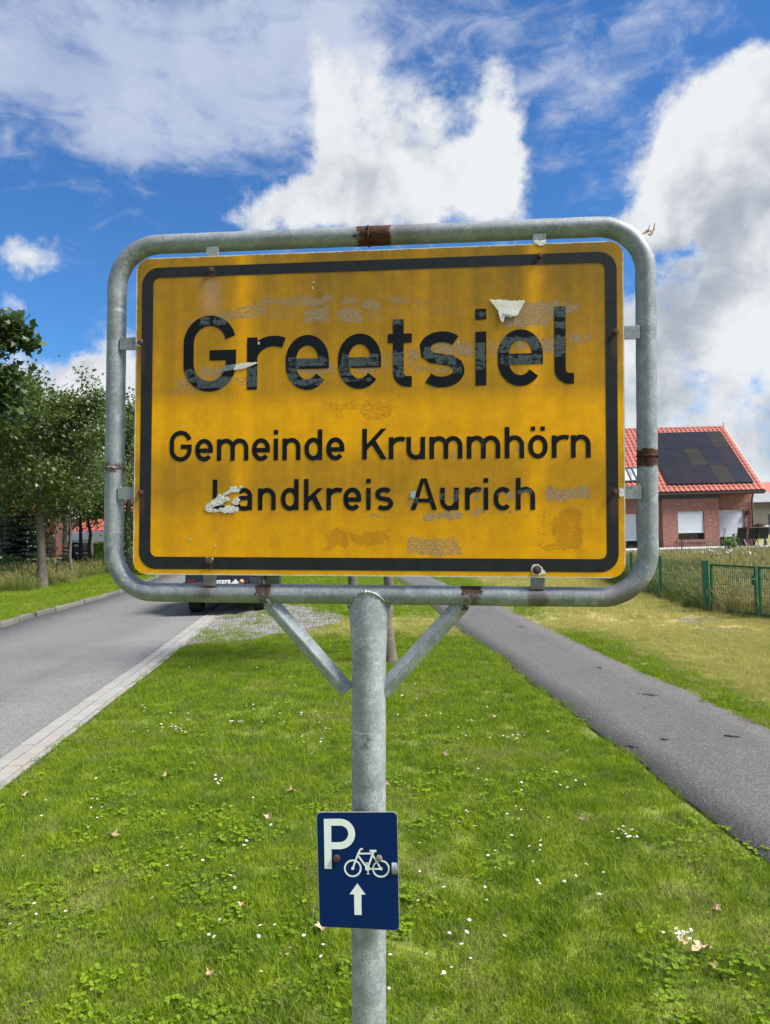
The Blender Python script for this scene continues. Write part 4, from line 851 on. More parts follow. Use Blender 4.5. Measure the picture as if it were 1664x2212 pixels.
# ---------------------------------------------------------------- bicycle parking sign
PYY = -.0235
cp = lambda x, y: B((1200 + x * .27132) * .5503, (3100 + y * .27132) * .5503, PYY)
TLc, TRc, BRc, BLc = [Vector(cp(*p)) for p in ((165, 330), (1322, 332), (1352, 2035), (206, 1978))]
pc = (TLc + TRc + BRc + BLc) / 4
ps = bpy.data.objects.new('bicycle_parking_sign', None); COL.objects.link(ps); ps.matrix_world = sign.matrix_world @ Matrix.Translation((pc.x, PYY, Z(pc.y))); ps.empty_display_size = .1
tag(ps, 'small dark blue bicycle parking sign with white P, bicycle and arrow, on the post', 'parking sign')
def L2(x, y): p = Vector(cp(x, y)) - pc; return (p.x, p.y)
out = []
for c, a0, (ax, ay) in ((TLc, 90, (1, -1)), (BLc, 180, (1, 1)), (BRc, 270, (-1, 1)), (TRc, 0, (-1, -1))):
    r_ = .0085; cc = c - pc + Vector((ax, ay)) * r_
    for k in range(7): a = radians(a0 + 90 * k / 6); out.append((cc.x + r_ * cos(a), cc.y + r_ * sin(a)))
blue = simple('blue_sheeting', (.0008, .017, .088), (.0012, .019, .098), 10, .45); blue.node_tree.nodes['Principled BSDF'].inputs['Specular IOR Level'].default_value = .12; whs = simple('white_sheeting', (.78, .84, .82), (.74, .80, .78), 40, .5)
mb = MB(); n = len(out); mb.add([(x, 0, z) for x, z in out], [tuple(range(n))]); mb.build('sign_plate', blue, ps)
mb = MB(); mb.add([(x * 1.012, .0002, z * 1.009) for x, z in out] + [(x * 1.012, .0028, z * 1.009) for x, z in out], [tuple(range(n))] + [(i, (i + 1) % n, (i + 1) % n + n, i + n) for i in range(n)] + [tuple(range(2 * n - 1, n - 1, -1))]); mb.build('sign_backing', alu, ps)
def flat(mb, pts, lay=0): mb.add([(x, -.0005 - lay * .0001, z) for x, z in pts], [tuple(range(len(pts)))])
def fstroke(mb, pts, s, lay=0, closed=False):
    m = len(pts); A1 = []; A2 = []
    for i in range(m):
        p = Vector(pts[i]); a = Vector(pts[(i - 1) % m]) if (closed or i) else None; b = Vector(pts[(i + 1) % m]) if (closed or i < m - 1) else None
        d1 = (p - a).normalized() if a is not None else (b - p).normalized(); d2 = (b - p).normalized() if b is not None else d1
        n1 = Vector((-d1.y, d1.x)); q = n1 + Vector((-d2.y, d2.x)); q.normalize(); k = 1 / max(q.dot(n1), .4); A1.append(p + q * s / 2 * k); A2.append(p - q * s / 2 * k)
    y = -.0005 - lay * .0001; mb.add([(p.x, y, p.y) for p in A1] + [(p.x, y, p.y) for p in A2], [(i, (i + 1) % m, (i + 1) % m + m, i + m) for i in range(m if closed else m - 1)])
u1 = (Vector(L2(1000, 1000)) - Vector(L2(0, 1000))).length / 1000       # metres per crop pixel
mb = MB(); flat(mb, [L2(265, 420), L2(370, 420), L2(380, 1145), L2(277, 1142)])
fstroke(mb, [L2(360, 468), L2(500, 468)] + [L2(500 + 168 * cos(radians(a)), 637 - 169 * sin(radians(a))) for a in range(84, -90, -8)] + [L2(500, 808), L2(360, 808)], 98 * u1, 1); mb.build('letter_p', whs, ps)
mb = MB()
for c in ((684, 1135), (1092, 1142)):
    fstroke(mb, [L2(c[0] + 115 * cos(radians(a)), c[1] + 115 * sin(radians(a))) for a in range(0, 360, 10)], 24 * u1, 0, True); flat(mb, [L2(c[0] + 23 * cos(radians(a)), c[1] + 23 * sin(radians(a))) for a in range(0, 360, 20)], 3)
for k, (pl, w) in enumerate([([(684, 1135), (755, 940), (785, 875), (800, 857), (830, 853)], 24), ([(750, 922), (975, 920)], 24), ([(757, 945), (885, 1118)], 26), ([(985, 890), (900, 1130)], 27), ([(965, 930), (1092, 1142)], 24), ([(900, 1140), (1092, 1142)], 24), ([(928, 882), (1025, 884)], 30), ([(887, 1055), (887, 1100)], 16), ([(868, 1056), (906, 1056)], 13), ([(903, 1150), (906, 1212)], 16), ([(887, 1213), (925, 1213)], 13)]): fstroke(mb, [L2(*p) for p in pl], w * u1, 1 + k % 6)
flat(mb, [L2(900 + 38 * cos(radians(a)), 1133 + 38 * sin(radians(a))) for a in range(0, 360, 15)], 7); mb.build('bicycle_symbol', whs, ps)
mb = MB(); flat(mb, [L2(750, 1352), L2(637, 1510), L2(703, 1512), L2(708, 1808), L2(812, 1810), L2(808, 1516), L2(870, 1516)]); mb.build('arrow', whs, ps)
for (p, m, nn) in (((450, 985), rust_m, 14), ((1063, 985), simple('zinc_bolt', (.35, .34, .30), (.2, .2, .17), 200, .4, .6), 6)):
    x, z = L2(*p); mb = MB(); mb.lathe((x, -.0006, z), [(52 * u1, 0), (52 * u1, -.003), (42 * u1, -.0052), (14 * u1, -.0055)], nn, 'y'); mb.build('bolt', m, ps, bevel=.0004)
mb = MB(); x, z = L2(1300, 1140); mb.lathe((x - .001, .012, z), [(.004, -.006), (.0165, -.006), (.0165, .004), (.008, .006)], 24, 'x'); mb.tube([(x - .002, .012, z), (x - .03, .02, z)], .004, 8); mb.build('clamp', post_m, ps, smooth=False)
# ---------------------------------------------------------------- brick house on the right
def tilemat(name, a, b):
    m, t = newmat(name); r = X(t.nt, t.new('ShaderNodeObjectInfo').outputs['Random'])
    col = t.mix(r, a, b); col = t.mix(t.noise(t.pos, 6, 4, .6).ss(.4, .7) * .3, col, tuple(c * .6 for c in a)); t.L.new(col, t.b.inputs['Base Color']); t.b.inputs['Roughness'].default_value = .45; return m
redtile = tilemat('red_clay_tile', (.32, .082, .060), (.38, .105, .078))
def brickmat(name, c1, c2, mortar, sx=.24, sz=.083):
    m, t = newmat(name); x, y, z = t.sep(t.oc); g = t.new('ShaderNodeNewGeometry').outputs['Normal']; nx_, ny_, nz_ = t.sep(g)
    h = nx_.m('ABSOLUTE').ss(.4, .6); uu = x * (1.0 - h) + y * h
    bt = t.new('ShaderNodeTexBrick'); t.L.new(t.comb(uu, z, 0.0), bt.inputs['Vector'])
    bt.inputs['Color1'].default_value = (*c1, 1); bt.inputs['Color2'].default_value = (*c2, 1); bt.inputs['Mortar'].default_value = (*mortar, 1)
    bt.inputs['Scale'].default_value = 1; bt.inputs['Mortar Size'].default_value = .006; bt.inputs['Brick Width'].default_value = sx; bt.inputs['Row Height'].default_value = sz; bt.inputs['Bias'].default_value = 0
    n = t.noise(t.oc, 3.5, 4, .65); n2 = t.noise(t.comb(uu * 4.1, z * 12.1, 0.0), 1.0, 2, .5)
    col = t.mix(n2.ss(.60, .68) * .7, bt.outputs['Color'], (.58, .38, .27)); col = t.mix(n2.ss(.40, .32) * .7, col, tuple(c * .45 for c in c1)); col = t.mix(n.ss(.4, .65) * .35, col, tuple(c * 1.4 for c in c2))
    t.L.new(col, t.b.inputs['Base Color']); t.b.inputs['Roughness'].default_value = .9
    bump(t, X(t.nt, bt.outputs['Fac']) * -1.0, .6, .01); return m
brick_m = brickmat('red_brick_wall', (.36, .155, .112), (.27, .108, .082), (.32, .25, .21))
YF = 43.0; YM = 43.7; YE = 42.7
eR = PY(1652.9, 1057.6, YE); d_ = ray(1563.3, 922.8); t_ = eR.x / d_[0]; rdg = Vector((eR.x, d_[1] * t_, EYE + d_[2] * t_))
gz = PY(1420, 1183, YF).z - .02
HXL = 9.5; HXR = eR.x - .22; EZ = eR.z; RY = rdg.y; RZ = rdg.z
house = thing('brick_house', ((HXL + HXR) / 2, (YM + 2 * RY - YM) / 2, gz), 'red brick house with red tiled roof and black solar panels behind the green fence', 'house')
hb = Vector(house.location)
def hl(p): return tuple(Vector(p) - hb)
class HB(MB):
    def hbox(s, a, b, mi=0): return s.box(hl(a), hl(b), mi)
YB = 2 * RY - YE - .6
wm = HB()
def wall_holes(mb, x0, x1, z0, z1, y, th, holes):
    xs = sorted({x0, x1} | {h[0] for h in holes} | {h[1] for h in holes}); zs_ = sorted({z0, z1} | {h[2] for h in holes} | {h[3] for h in holes})
    for a, b in zip(xs[:-1], xs[1:]):
        for c, d in zip(zs_[:-1], zs_[1:]):
            mx_, mz_ = (a + b) / 2, (c + d) / 2
            if not any(h[0] < mx_ < h[1] and h[2] < mz_ < h[3] for h in holes): mb.hbox((a, y, c), (b, y + th, d))
pxl = PY(1431, 1100, YF).x; pxr = PY(1554.5, 1130, YF).x
w1 = (PY(1464, 1106, YF).x, PY(1521, 1106, YF).x, PY(1490, 1166, YF).z, PY(1490, 1104.5, YF).z)
dr = (pxr + .02, PY(1608, 1102, YM).x, gz, PY(1580, 1101, YM).z); lw = (PY(1330, 1110, YM).x, PY(1376, 1110, YM).x, gz, PY(1365, 1110, YM).z)
wall_holes(wm, HXL, HXR, gz - .3, EZ + .1, YM, .3, [dr, lw]); 
wm.hbox((HXL, YM + .3, gz - .3), (HXL + .3, YB, EZ + .1)); wm.hbox((HXR - .3, YM + .3, gz - .3), (HXR, YB, EZ + .1)); wm.hbox((HXL + .3, YB - .3, gz - .3), (HXR - .3, YB - .002, EZ + .1))
for xx in (HXL, HXR - .3): wm.prismx([(p[0] - hb.y, p[1] - hb.z) for p in ((YM + .05, EZ + .1), (YB - .05, EZ + .1), (RY, RZ - .25))], xx - hb.x, xx + .3 - hb.x)
wm.build('wall', brick_m, house)
wp_ = HB(); wall_holes(wp_, pxl, pxr, gz - .3, EZ - .42, YF, .28, [w1]); wp_.hbox((pxl, YF + .28, gz - .3), (pxl + .25, YM - .003, EZ - .42)); wp_.hbox((pxr - .25, YF + .28, gz - .3), (pxr, YM - .003, EZ - .42)); wp_.build('bay_wall', brick_m, house)
HB().hbox((PY(1400, 1070, YF).x, YF - .06, EZ - .41), (pxr + .05, YM - .004, EZ - .17)).build('fascia_beam', M_['anthracite'], house)
sh_m = simple('white_shutter', (.74, .76, .78), (.68, .70, .73), 5, .5)
def shuttered(nm, r, y, bottom, mat=sh_m, sill=True):
    x0, x1, z0, z1 = r; f = HB(); f.hbox((x0, y + .10, z0), (x0 + .07, y + .17, z1)).hbox((x1 - .07, y + .10, z0), (x1, y + .17, z1)).hbox((x0 + .07, y + .10, z0), (x1 - .07, y + .17, z0 + .07)).hbox((x0 + .07, y + .10, z1 - .07), (x1 - .07, y + .17, z1))
    f.hbox(((x0 + x1) / 2 - .04, y + .105, z0 + .07), ((x0 + x1) / 2 + .04, y + .168, z1 - .07)); w = f.build(nm, M_['anthracite'], house)
    HB().hbox((x0 + .07, y + .135, z0 + .07), (x1 - .07, y + .145, z1 - .07)).build('pane', M_['glass_dark'], w)
    s = HB(); n = int((z1 - bottom) / .056); hh = (z1 - bottom) / n
    for k in range(n): s.add([hl(p) for p in ((x0 + .03, y + .075, bottom + k * hh), (x1 - .03, y + .075, bottom + k * hh), (x1 - .03, y + .055, bottom + (k + .5) * hh), (x0 + .03, y + .055, bottom + (k + .5) * hh), (x1 - .03, y + .075, bottom + (k + .93) * hh), (x0 + .03, y + .075, bottom + (k + .93) * hh))], [(0, 1, 2, 3), (3, 2, 4, 5)])
    s.hbox((x0 + .03, y + .05, bottom - .05), (x1 - .03, y + .08, bottom)); s.build('shutter', mat, w)
    if sill: HB().hbox((x0 - .12, y - .06, z0 - .14), (x1 + .12, y + .12, z0 - .002)).build('sill', simple('brick_sill', (.33, .17, .12), (.25, .13, .1), 4, .9), w)
shuttered('window', w1, YF, PY(1490, 1149.5, YF).z); shuttered('patio_door', dr, YM, PY(1580, 1157.5, YM).z, sill=False); shuttered('patio_door', lw, YM, PY(1365, 1166.5, YM).z, sill=False)
# roof planes
rv = Vector((0, RY - YE, RZ - EZ)); RL = rv.length; ru = rv.normalized(); rn = Vector((0, -ru.z, ru.y)); rx0 = HXL - .25; rx1 = eR.x
mb = HB()
for sgn in (1, -1):
    yy = (lambda q: q) if sgn > 0 else (lambda q: 2 * RY - q); p = [(YE, EZ), (RY, RZ), (RY, RZ - .2), (YE, EZ - .18)]
    mb.prismx([(yy(a) - hb.y, b - .05 - hb.z) for a, b in p], rx0 - hb.x, rx1 - .02 - hb.x)
roof = mb.build('roof', simple('roof_deck', (.20, .045, .03), (.16, .04, .03), 3, .8), house)
HB().hbox((rx0, YE - .10, EZ - .16), (rx1, YE + .02, EZ - .04)).build('gutter', M_['anthracite'], roof)
mb = HB()
for k in (0,): mb.bar(hl((rx1 + .01, YE - .02, EZ - .07)), hl((rx1 + .01, RY, RZ - .03)), .05, .16); mb.bar(hl((rx1 + .01, 2 * RY - YE, EZ - .07)), hl((rx1 + .01, RY, RZ - .03)), .05, .16)
mb.build('verge_board', simple('pale_verge', (.55, .45, .30), (.5, .4, .28), 3, .7), roof)
TWd = .30; TH = .34; nrow = int(RL / TH); TH = RL / nrow
tm = MB(); prof = [(-.15, .012), (-.11, .045), (-.06, .058), (-.01, .045), (.03, .014), (.09, .006), (.155, .012)]
for k, (x, z) in enumerate(prof): tm.v += [(x, 0, z + .022), (x, TH + .03, z)]
for k in range(len(prof) - 1): tm.f += [(2 * k, 2 * k + 2, 2 * k + 3, 2 * k + 1)]; 
b = len(tm.v); tm.v += [(prof[0][0], 0, -.0), (prof[-1][0], 0, -.0)]; tm.f += [tuple([2 * k for k in range(len(prof))][::-1] + [b, b + 1])]; tm.mi = [0] * len(tm.f)
tme = tm.mesh('roof_tile', redtile); Rt = Matrix((( 1, 0, 0), (0, ru.y, -ru.z), (0, ru.z, ru.y))).to_4x4()
# solar array corners
def onroof(u, v):
    d = Vector(ray(u, v)); p0 = Vector((0, YE, EZ)) + rn * .10; o = Vector((0, 0, EYE)); tt_ = (p0 - o).dot(rn) / d.dot(rn); p = o + d * tt_; return p.x, (p - p0).dot(ru)
TR_, BR_, BL_ = onroof(1558.3, 932.7), onroof(1626.2, 1042.2), onroof(1441.4, 1047.7)
ax1 = (TR_[0] + BR_[0]) / 2; ax0 = ax1 - (BR_[0] - BL_[0]); az0 = (BR_[1] + BL_[1]) / 2; az1 = TR_[1]
rest = MB(); cnt = 0; ncol = int((rx1 - rx0) / TWd)
cells = []
for r_ in range(nrow):
    for c in range(ncol):
        x = rx1 - .15 - c * TWd; s0 = r_ * TH; hid = ax0 + .3 < x < ax1 - .3 and az0 + .3 < s0 < az1 - .5; cells.append((hid or x < PY(1350, 1000, 45).x, r_, x, s0))
for hid, r_, x, s0 in cells:
    p = Vector((x, YE - .03, EZ)) + ru * s0 + rn * .004
    if not hid and cnt < 300:
        o = bpy.data.objects.new('roof_tile', tme); COL.objects.link(o); o.parent = roof; o.matrix_local = Matrix.Translation(p - hb) @ Rt; cnt += 1
    else:
        M4 = Matrix.Translation(p - hb) @ Rt; rest.add([tuple(M4 @ Vector(v_)) for v_ in tm.v], tm.f)
for r_ in range(nrow): 
    Rb = Matrix.Rotation(pi, 4, 'Z') @ Rt
    for c in range(ncol):
        p = Vector((rx0 + .15 + c * TWd, 2 * RY - YE + .03, EZ)) + Vector((0, -ru.y, ru.z)) * (r_ * TH); M4 = Matrix.Translation(p - hb) @ Rb; rest.add([tuple(M4 @ Vector(v_)) for v_ in tm.v], tm.f)
tag(rest.build('roof_tiles_beyond', redtile, roof, fix=False), kind='stuff')
rt = MB(); a_ = [radians(a) for a in range(0, 181, 30)]; rt.v = [(-.02, .13 * cos(a), .11 * sin(a)) for a in a_] + [(.36, .11 * cos(a), .09 * sin(a)) for a in a_]; rt.f = [(i, i + 1, i + 8, i + 7) for i in range(6)] + [tuple(range(7))]; rt.mi = [0] * 7; rme = rt.mesh('ridge_tile', redtile)
k = 0
while rx1 - .35 * (k + 1) > rx0:
    o = bpy.data.objects.new('ridge_tile', rme); COL.objects.link(o); o.parent = roof; o.location = Vector((rx1 - .35 * (k + 1) + .02, RY, RZ + .0)) - hb; k += 1
MB().tube([hl((rx1 - .02, RY, RZ + .1)), hl((rx1 - .02, RY, RZ + .30))], .03, 6).build('ridge_cap', redtile, roof)
def pvm(name, c): 
    m = simple(name, c, tuple(x * .8 for x in c), 2, .3); m.node_tree.nodes['Principled BSDF'].inputs['Specular IOR Level'].default_value = .12; return m
pvs = [pvm('solar_blue', (.015, .017, .028)), pvm('solar_violet', (.020, .018, .024)), pvm('solar_brown', (.030, .026, .024)), pvm('solar_indigo', (.016, .017, .026))]
pat = [[3, 1, 3, 2, 0], [0, 3, 2, 0, 1], [1, 0, 3, 0, 2]]     # bottom row first, seen left to right
pw = (ax1 - ax0) / 5; ph = (az1 - az0) / 3
for r_ in range(3):
    for c in range(5):
        cx_ = ax0 + pw * (c + .5); s0 = az0 + ph * (r_ + .5); ctr = Vector((cx_, YE, EZ)) + ru * s0 + rn * .13
        mb = MB().obox(ctr - hb, Vector((pw / 2 - .008, 0, 0)), ru * (ph / 2 - .008), rn * .018); pv = mb.build('solar_panel', pvs[pat[r_][c]], roof)
        fr = MB(); 
        for (dx_, ds) in ((-1, 0), (1, 0), (0, -1), (0, 1)):
            if dx_: fr.obox(ctr - hb + Vector((dx_ * (pw / 2 - .012), 0, 0)) + rn * .002, Vector((.010, 0, 0)), ru * (ph / 2 - .004), rn * .020)
            else: fr.obox(ctr - hb + ru * ds * (ph / 2 - .012) + rn * .003, Vector((pw / 2 - .004, 0, 0)), ru * .010, rn * .020)
        fr.build('panel_frame', pvs[3], pv)
# roof window beside the array
q0 = onroof(1330, 1040); q1 = onroof(1376, 1010); 
for (a, b) in ((onroof(1346, 1040), onroof(1362, 1012)), (onroof(1366, 1039), onroof(1384, 1011))):
    cx_ = (a[0] + b[0]) / 2; s0 = (a[1] + b[1]) / 2; hw = .48; hs = abs(b[1] - a[1]) / 2; ctr = Vector((cx_, YE, EZ)) + ru * s0 + rn * .10 - hb
    w = MB()
    for dx_ in (-1, 1): w.obox(ctr + Vector((dx_ * hw, 0, 0)), Vector((.05, 0, 0)), ru * hs, rn * .06)
    for ds in (-1, 1): w.obox(ctr + ru * hs * ds, Vector((hw + .05, 0, 0)), ru * .05, rn * .058)
    wo2 = w.build('roof_window', M_['anthracite'], roof); MB().obox(ctr, Vector((hw - .04, 0, 0)), ru * (hs - .04), rn * .02).build('pane', simple('roof_glass', (.62, .66, .70), (.55, .6, .65), 1, .15), wo2)
lp = PY(1614, 1107, YM); MB().box(hl((lp.x - .07, YM - .16, lp.z - .12)), hl((lp.x + .07, YM - .002, lp.z + .12))).lathe(hl((lp.x, YM - .09, lp.z - .12)), [(.05, -.03), (.055, 0)], 10).build('wall_lamp', M_['black'], house, bevel=.01)
lp = PY(1426, 1112, YM); MB().box(hl((lp.x - .1, YM - .14, lp.z - .15)), hl((lp.x + .05, YM - .002, lp.z + .12))).build('meter_box', M_['black'], house, bevel=.01)
MB().tube([hl((HXR - .12, YM - .30, EZ - .16)), hl((HXR - .12, YM - .12, EZ - .5)), hl((HXR - .12, YM - .07, EZ - .7)), hl((HXR - .12, YM - .07, gz))], .045, 8).build('downpipe', M_['anthracite'], house, smooth=True)
# patio
px1 = PY(1664, 1180, YF - 1.4).x + 4
pat_ = MB().box((HXL - .5, YF - 2.5, gz - .45), (px1, YM + .02, gz - .012)).build('patio', simple('patio_base', (.30, .31, .31), (.22, .23, .23), 1, .9, world=True)); tag(pat_, kind='structure')
slm = MB().box((-.395, -.395, -.03), (.395, .395, 0)).mesh('patio_slab', M_['patio'])
for i in range(19):
    for j in range(3):
        o = bpy.data.objects.new('patio_slab', slm); COL.objects.link(o); o.parent = pat_; x = px1 - .4 - i * .8; o.location = (x, YF - 2.1 + j * .8, gz + random.uniform(-.002, .002) + .019)
PZ = gz + .021
# garden furniture
def chair(x, y, rz, label, wood=True):
    r = thing('garden_chair', (x, y, PZ), label, 'chair', 'dark garden chairs on the patio', rz); m = M_['anthracite']; wd = simple('orange_wood', (.36, .16, .07), (.3, .13, .06), 6, .6)
    MB().box((-.26, -.25, .43), (.26, .25, .455)).build('seat', M_['black'], r); MB().obox((0, -.30, .76), (.24, 0, 0), (0, -.075, .32), (0, .008, .003)).build('backrest', M_['black'], r)
    for sx in (-1, 1):
        MB().bar((sx * .27, .26, 0), (sx * .27, -.12, .66), .03, .035).build('leg', m, r); MB().bar((sx * .27, -.34, 0), (sx * .27, .10, .62), .03, .035).build('leg', m, r)
        MB().bar((sx * .27, -.20, .42), (sx * .27, -.385, 1.09), .03, .035).build('back_post', m, r); MB().bar((sx * .27, -.27, .65), (sx * .27, .26, .66), .05, .025).build('armrest', wd if wood else m, r)
    MB().bar((-.285, -.388, 1.10), (.285, -.388, 1.10), .03, .04).build('top_rail', wd if wood else m, r)
for u_, yy, a, lb, w_ in ((1597, 40.9, .1, 'dark garden chair nearest the patio door, leftmost of the three', False), (1624, 41.3, -.06, 'black garden chair with wooden rail, in the middle of the three on the patio', True), (1644.5, 41.2, .03, 'black garden chair with wooden top rail, rightmost of three, beside the covered grill', True)):
    p = PY(u_, 1175, yy); chair(p.x, yy, a, lb, w_)
p = PY(1612, 1160, 41.9); tb_ = thing('garden_table', (p.x + .4, 42.0, PZ), 'dark garden table standing behind the patio chairs', 'table')
MB().box((-1.0, -.42, .70), (1.0, .42, .735)).build('tabletop', M_['anthracite'], tb_)
for sx in (-1, 1):
    for sy in (-1, 1): MB().box((sx * .92 - .035, sy * .34 - .035, 0), (sx * .92 + .035, sy * .34 + .035, .70)).build('leg', M_['anthracite'], tb_)
p = PY(1648, 1146, 42.4); gr = thing('grill', (p.x + .1, 42.7, PZ), 'large black covered barbecue grill behind the chairs at the house corner', 'grill')
MB().lathe((0, 0, 0), [(.36, .62), (.52, .74), (.58, .92), (.52, 1.12), (.34, 1.26), (.06, 1.31)], 18).build('cover', M_['black'], gr, smooth=True)
MB().box((-.95, -.3, 1.08), (-.35, .3, 1.14)).build('side_shelf', M_['black'], gr)
for k in range(3): a = k * 2.1 + .5; MB().bar((cos(a) * .3, sin(a) * .3, .68), (cos(a) * .45, sin(a) * .45, 0), .04, .04).build('leg', M_['anthracite'], gr)
p = PY(1560, 1170, 42.2); sc_ = thing('kick_scooter', (p.x, 42.3, PZ), 'black kick scooter parked upright in front of the patio door', 'scooter')
MB().tube([(.12, 0, .1), (-.02 + .12, 0, .35), (.27, 0, 1.02)], .022, 8).build('steering_column', M_['black'], sc_); MB().tube([(.05, -.2, 1.04), (.27, 0, 1.03), (.22, .2, 1.05)], .018, 8).build('handlebar', M_['black'], sc_)
MB().box((.14, -.07, .10), (.85, .07, .14)).build('deck', M_['black'], sc_)
for xx in (.08, .9): MB().lathe((xx, 0, .1), [(.1, -.02), (.1, .02)], 14, 'y').build('wheel', M_['rubber'], sc_)
# ---------------------------------------------------------------- green mesh fence and gate
def fence(name, P0, P1, hgt, label, npost=2, posts=(0, 1), sp=.05, wire=.0055, mat=M_['greengate'], cat='fence'):
    a = Vector(P0); b = Vector(P1); d = b - a; L = d.length; r = thing(name, (a.x, a.y, a.z), label, cat, rz=atan2(d.y, d.x)); slope = (b.z - a.z) / L; Lh = sqrt(d.x**2 + d.y**2)
    mb = MB(); n = int(Lh / sp)
    for i in range(n + 1):
        x = Lh * i / n; z0 = slope * x; mb.box((x - wire / 2, -wire / 2, z0 + .03), (x + wire / 2, wire / 2, z0 + hgt + .01))
    tag(mb.build('vertical_wires', mat, r, fix=False), kind='stuff')
    for k in range(int(hgt / .2) + 1):
        z = .05 + k * .2
        if z < hgt: MB().bar((0, -.007, z), (Lh, -.007, z + slope * Lh), .006, .007).build('cross_wire', mat, r)
    for k in posts: x = Lh * k; MB().box((x - .03, -.045, slope * x - .3), (x + .03, .015, slope * x + hgt + .04)).box((x - .033, -.048, slope * x + hgt + .041), (x + .033, .018, slope * x + hgt + .055)).build('fence_post', mat, r)
    return r
fpts = [(6.76, 15.38), (6.84, 17.9), (6.97, 20.4), (7.10, 22.9), (7.24, 25.4), (7.37, 27.9), (7.5, 30.4), (7.64, 32.9), (7.77, 35.4)]
names = ['section of green mesh fence next to the gate', 'second section of green mesh fence beyond the gate', 'third section of green mesh fence beyond the gate', 'fourth section of green mesh fence, low beneath the sign', 'fifth section of green mesh fence, low beneath the sign', 'sixth section of green mesh fence seen under the sign', 'seventh section of green mesh fence far along the meadow', 'last section of green mesh fence nearest the house']
for i, nm in enumerate(names):
    (x0, y0), (x1, y1) = fpts[i], fpts[i + 1]; z0, z1 = float(HT(x0, y0)), float(HT(x1, y1)); f_ = fence('mesh_fence', (x0, y0, z0), (x1, y1, z1), 1.02, nm, posts=(1,)); f_['group'] = 'green mesh fence sections along the meadow'
def gate_leaf(P0, P1, label, latch):
    a = Vector((*P0, -.01)); d = Vector((P1[0] - P0[0], P1[1] - P0[1], 0)); L = d.length; r = thing('garden_gate', a, label, 'gate', 'green mesh gate leaves', atan2(d.y, d.x)); m = M_['greengate']; H_ = 1.03
    for x in (.05, L - .03): MB().box((x - .022, -.022, .075), (x + .022, .022, H_ + .001)).build('gate_frame', m, r)
    for z in (.09, H_ - .02): MB().box((.072, -.02, z - .02), (L - .052, .02, z + .02)).build('gate_frame', m, r)
    mb = MB(); n = int((L - .1) / .05)
    for i in range(1, n): x = .07 + (L - .12) * i / n; mb.box((x - .0028, -.0028, .11), (x + .0028, .0028, H_ - .04))
    tag(mb.build('vertical_wires', m, r), kind='stuff')
    for k in range(5): MB().bar((.072, -.006, .25 + k * .18), (L - .052, -.006, .25 + k * .18), .006, .007).build('cross_wire', m, r)
    if latch:
        MB().box((L - .09, -.045, .66), (L - .008, -.023, .84)).build('lock_box', m, r, bevel=.004)
        MB().tube([(L - .05, -.045, .78), (L - .05, -.075, .78), (L + .08, -.08, .785)], .009, 8).build('latch_handle', simple('bright_steel', (.6, .6, .58), (.5, .5, .5), 30, .3, .8), r)
    return r
gp = thing('gate_post', (6.78, 15.22, -.02), 'thick green gate post between the mesh fence and the gate', 'post'); MB().box((-.055, -.05, -.3), (.055, .05, 1.09)).build('post', M_['greengate'], gp); MB().box((-.06, -.055, 1.091), (.06, .055, 1.108)).build('post_cap', M_['greengate'], gp)
gm = G(1638, 1336); g2 = Vector((gm[0] - 6.83, gm[1] - 15.12)); e2 = (gm[0] + g2.x * 1.02, gm[1] + g2.y * 1.02)
gate_leaf((6.83, 15.12), gm, 'left leaf of the green mesh gate, hinged on the thick post, with a latch', True); gate_leaf((gm[0] + g2.x * .015, gm[1] + g2.y * .015), e2, 'right leaf of the green mesh gate, cut off by the photo edge', False)
# low fence before the patio
for i, (ua, ub, lb) in enumerate(((1395, 1473, 'low wire fence section before the bay wall of the brick house'), (1473, 1580, 'low wire fence section before the window and patio door of the brick house'))):
    a = PY(ua, 1188, 39.5); b = PY(ub, 1190, 39.5); za = float(HT(a.x, 39.5)); fence('garden_fence', (a.x, 39.5, za), (b.x, 39.5, za), .80, lb, posts=(1,), sp=.11, wire=.012)['group'] = 'low garden fences before the patio'
# ---------------------------------------------------------------- vegetation helpers
def leafmat(name, c1, c2, c3=None, trans=.35, wsc=.7):
    m, t = newmat(name); r = X(t.nt, t.new('ShaderNodeAttribute', attribute_name='rnd', attribute_type='GEOMETRY').outputs['Fac'])
    n = t.noise(t.pos, wsc, 3, .6); col = t.mix(r, c1, c2); col = t.mix(n.ss(.4, .65) * .5, col, tuple(c * .7 for c in c1))
    if c3: col = t.mix(r.ss(.9, .97), col, c3)
    t.L.new(col, t.b.inputs['Base Color']); t.b.inputs['Roughness'].default_value = .42
    tr = t.new('ShaderNodeBsdfTranslucent'); t.L.new(t.mix(.5, col, tuple(c * 1.6 for c in c2)), tr.inputs[0]); mx = t.new('ShaderNodeMixShader'); mx.inputs[0].default_value = trans
    t.L.new(t.b.outputs[0], mx.inputs[1]); t.L.new(tr.outputs[0], mx.inputs[2]); t.L.new(mx.outputs[0], t.out.inputs[0]); return m
leaf_dark = leafmat('maple_leaf', (.030, .062, .018), (.070, .115, .028), (.14, .17, .05)); leaf_mid = leafmat('green_leaf', (.048, .085, .018), (.105, .150, .030), (.24, .24, .08)); leaf_shrub = leafmat('shrub_leaf', (.055, .10, .022), (.12, .165, .04)); leaf_blue = leafmat('spruce_needle', (.045, .085, .065), (.10, .15, .125), None, .1)
hedge_m = leafmat('hedge_leaf', (.06, .13, .012), (.12, .21, .02))
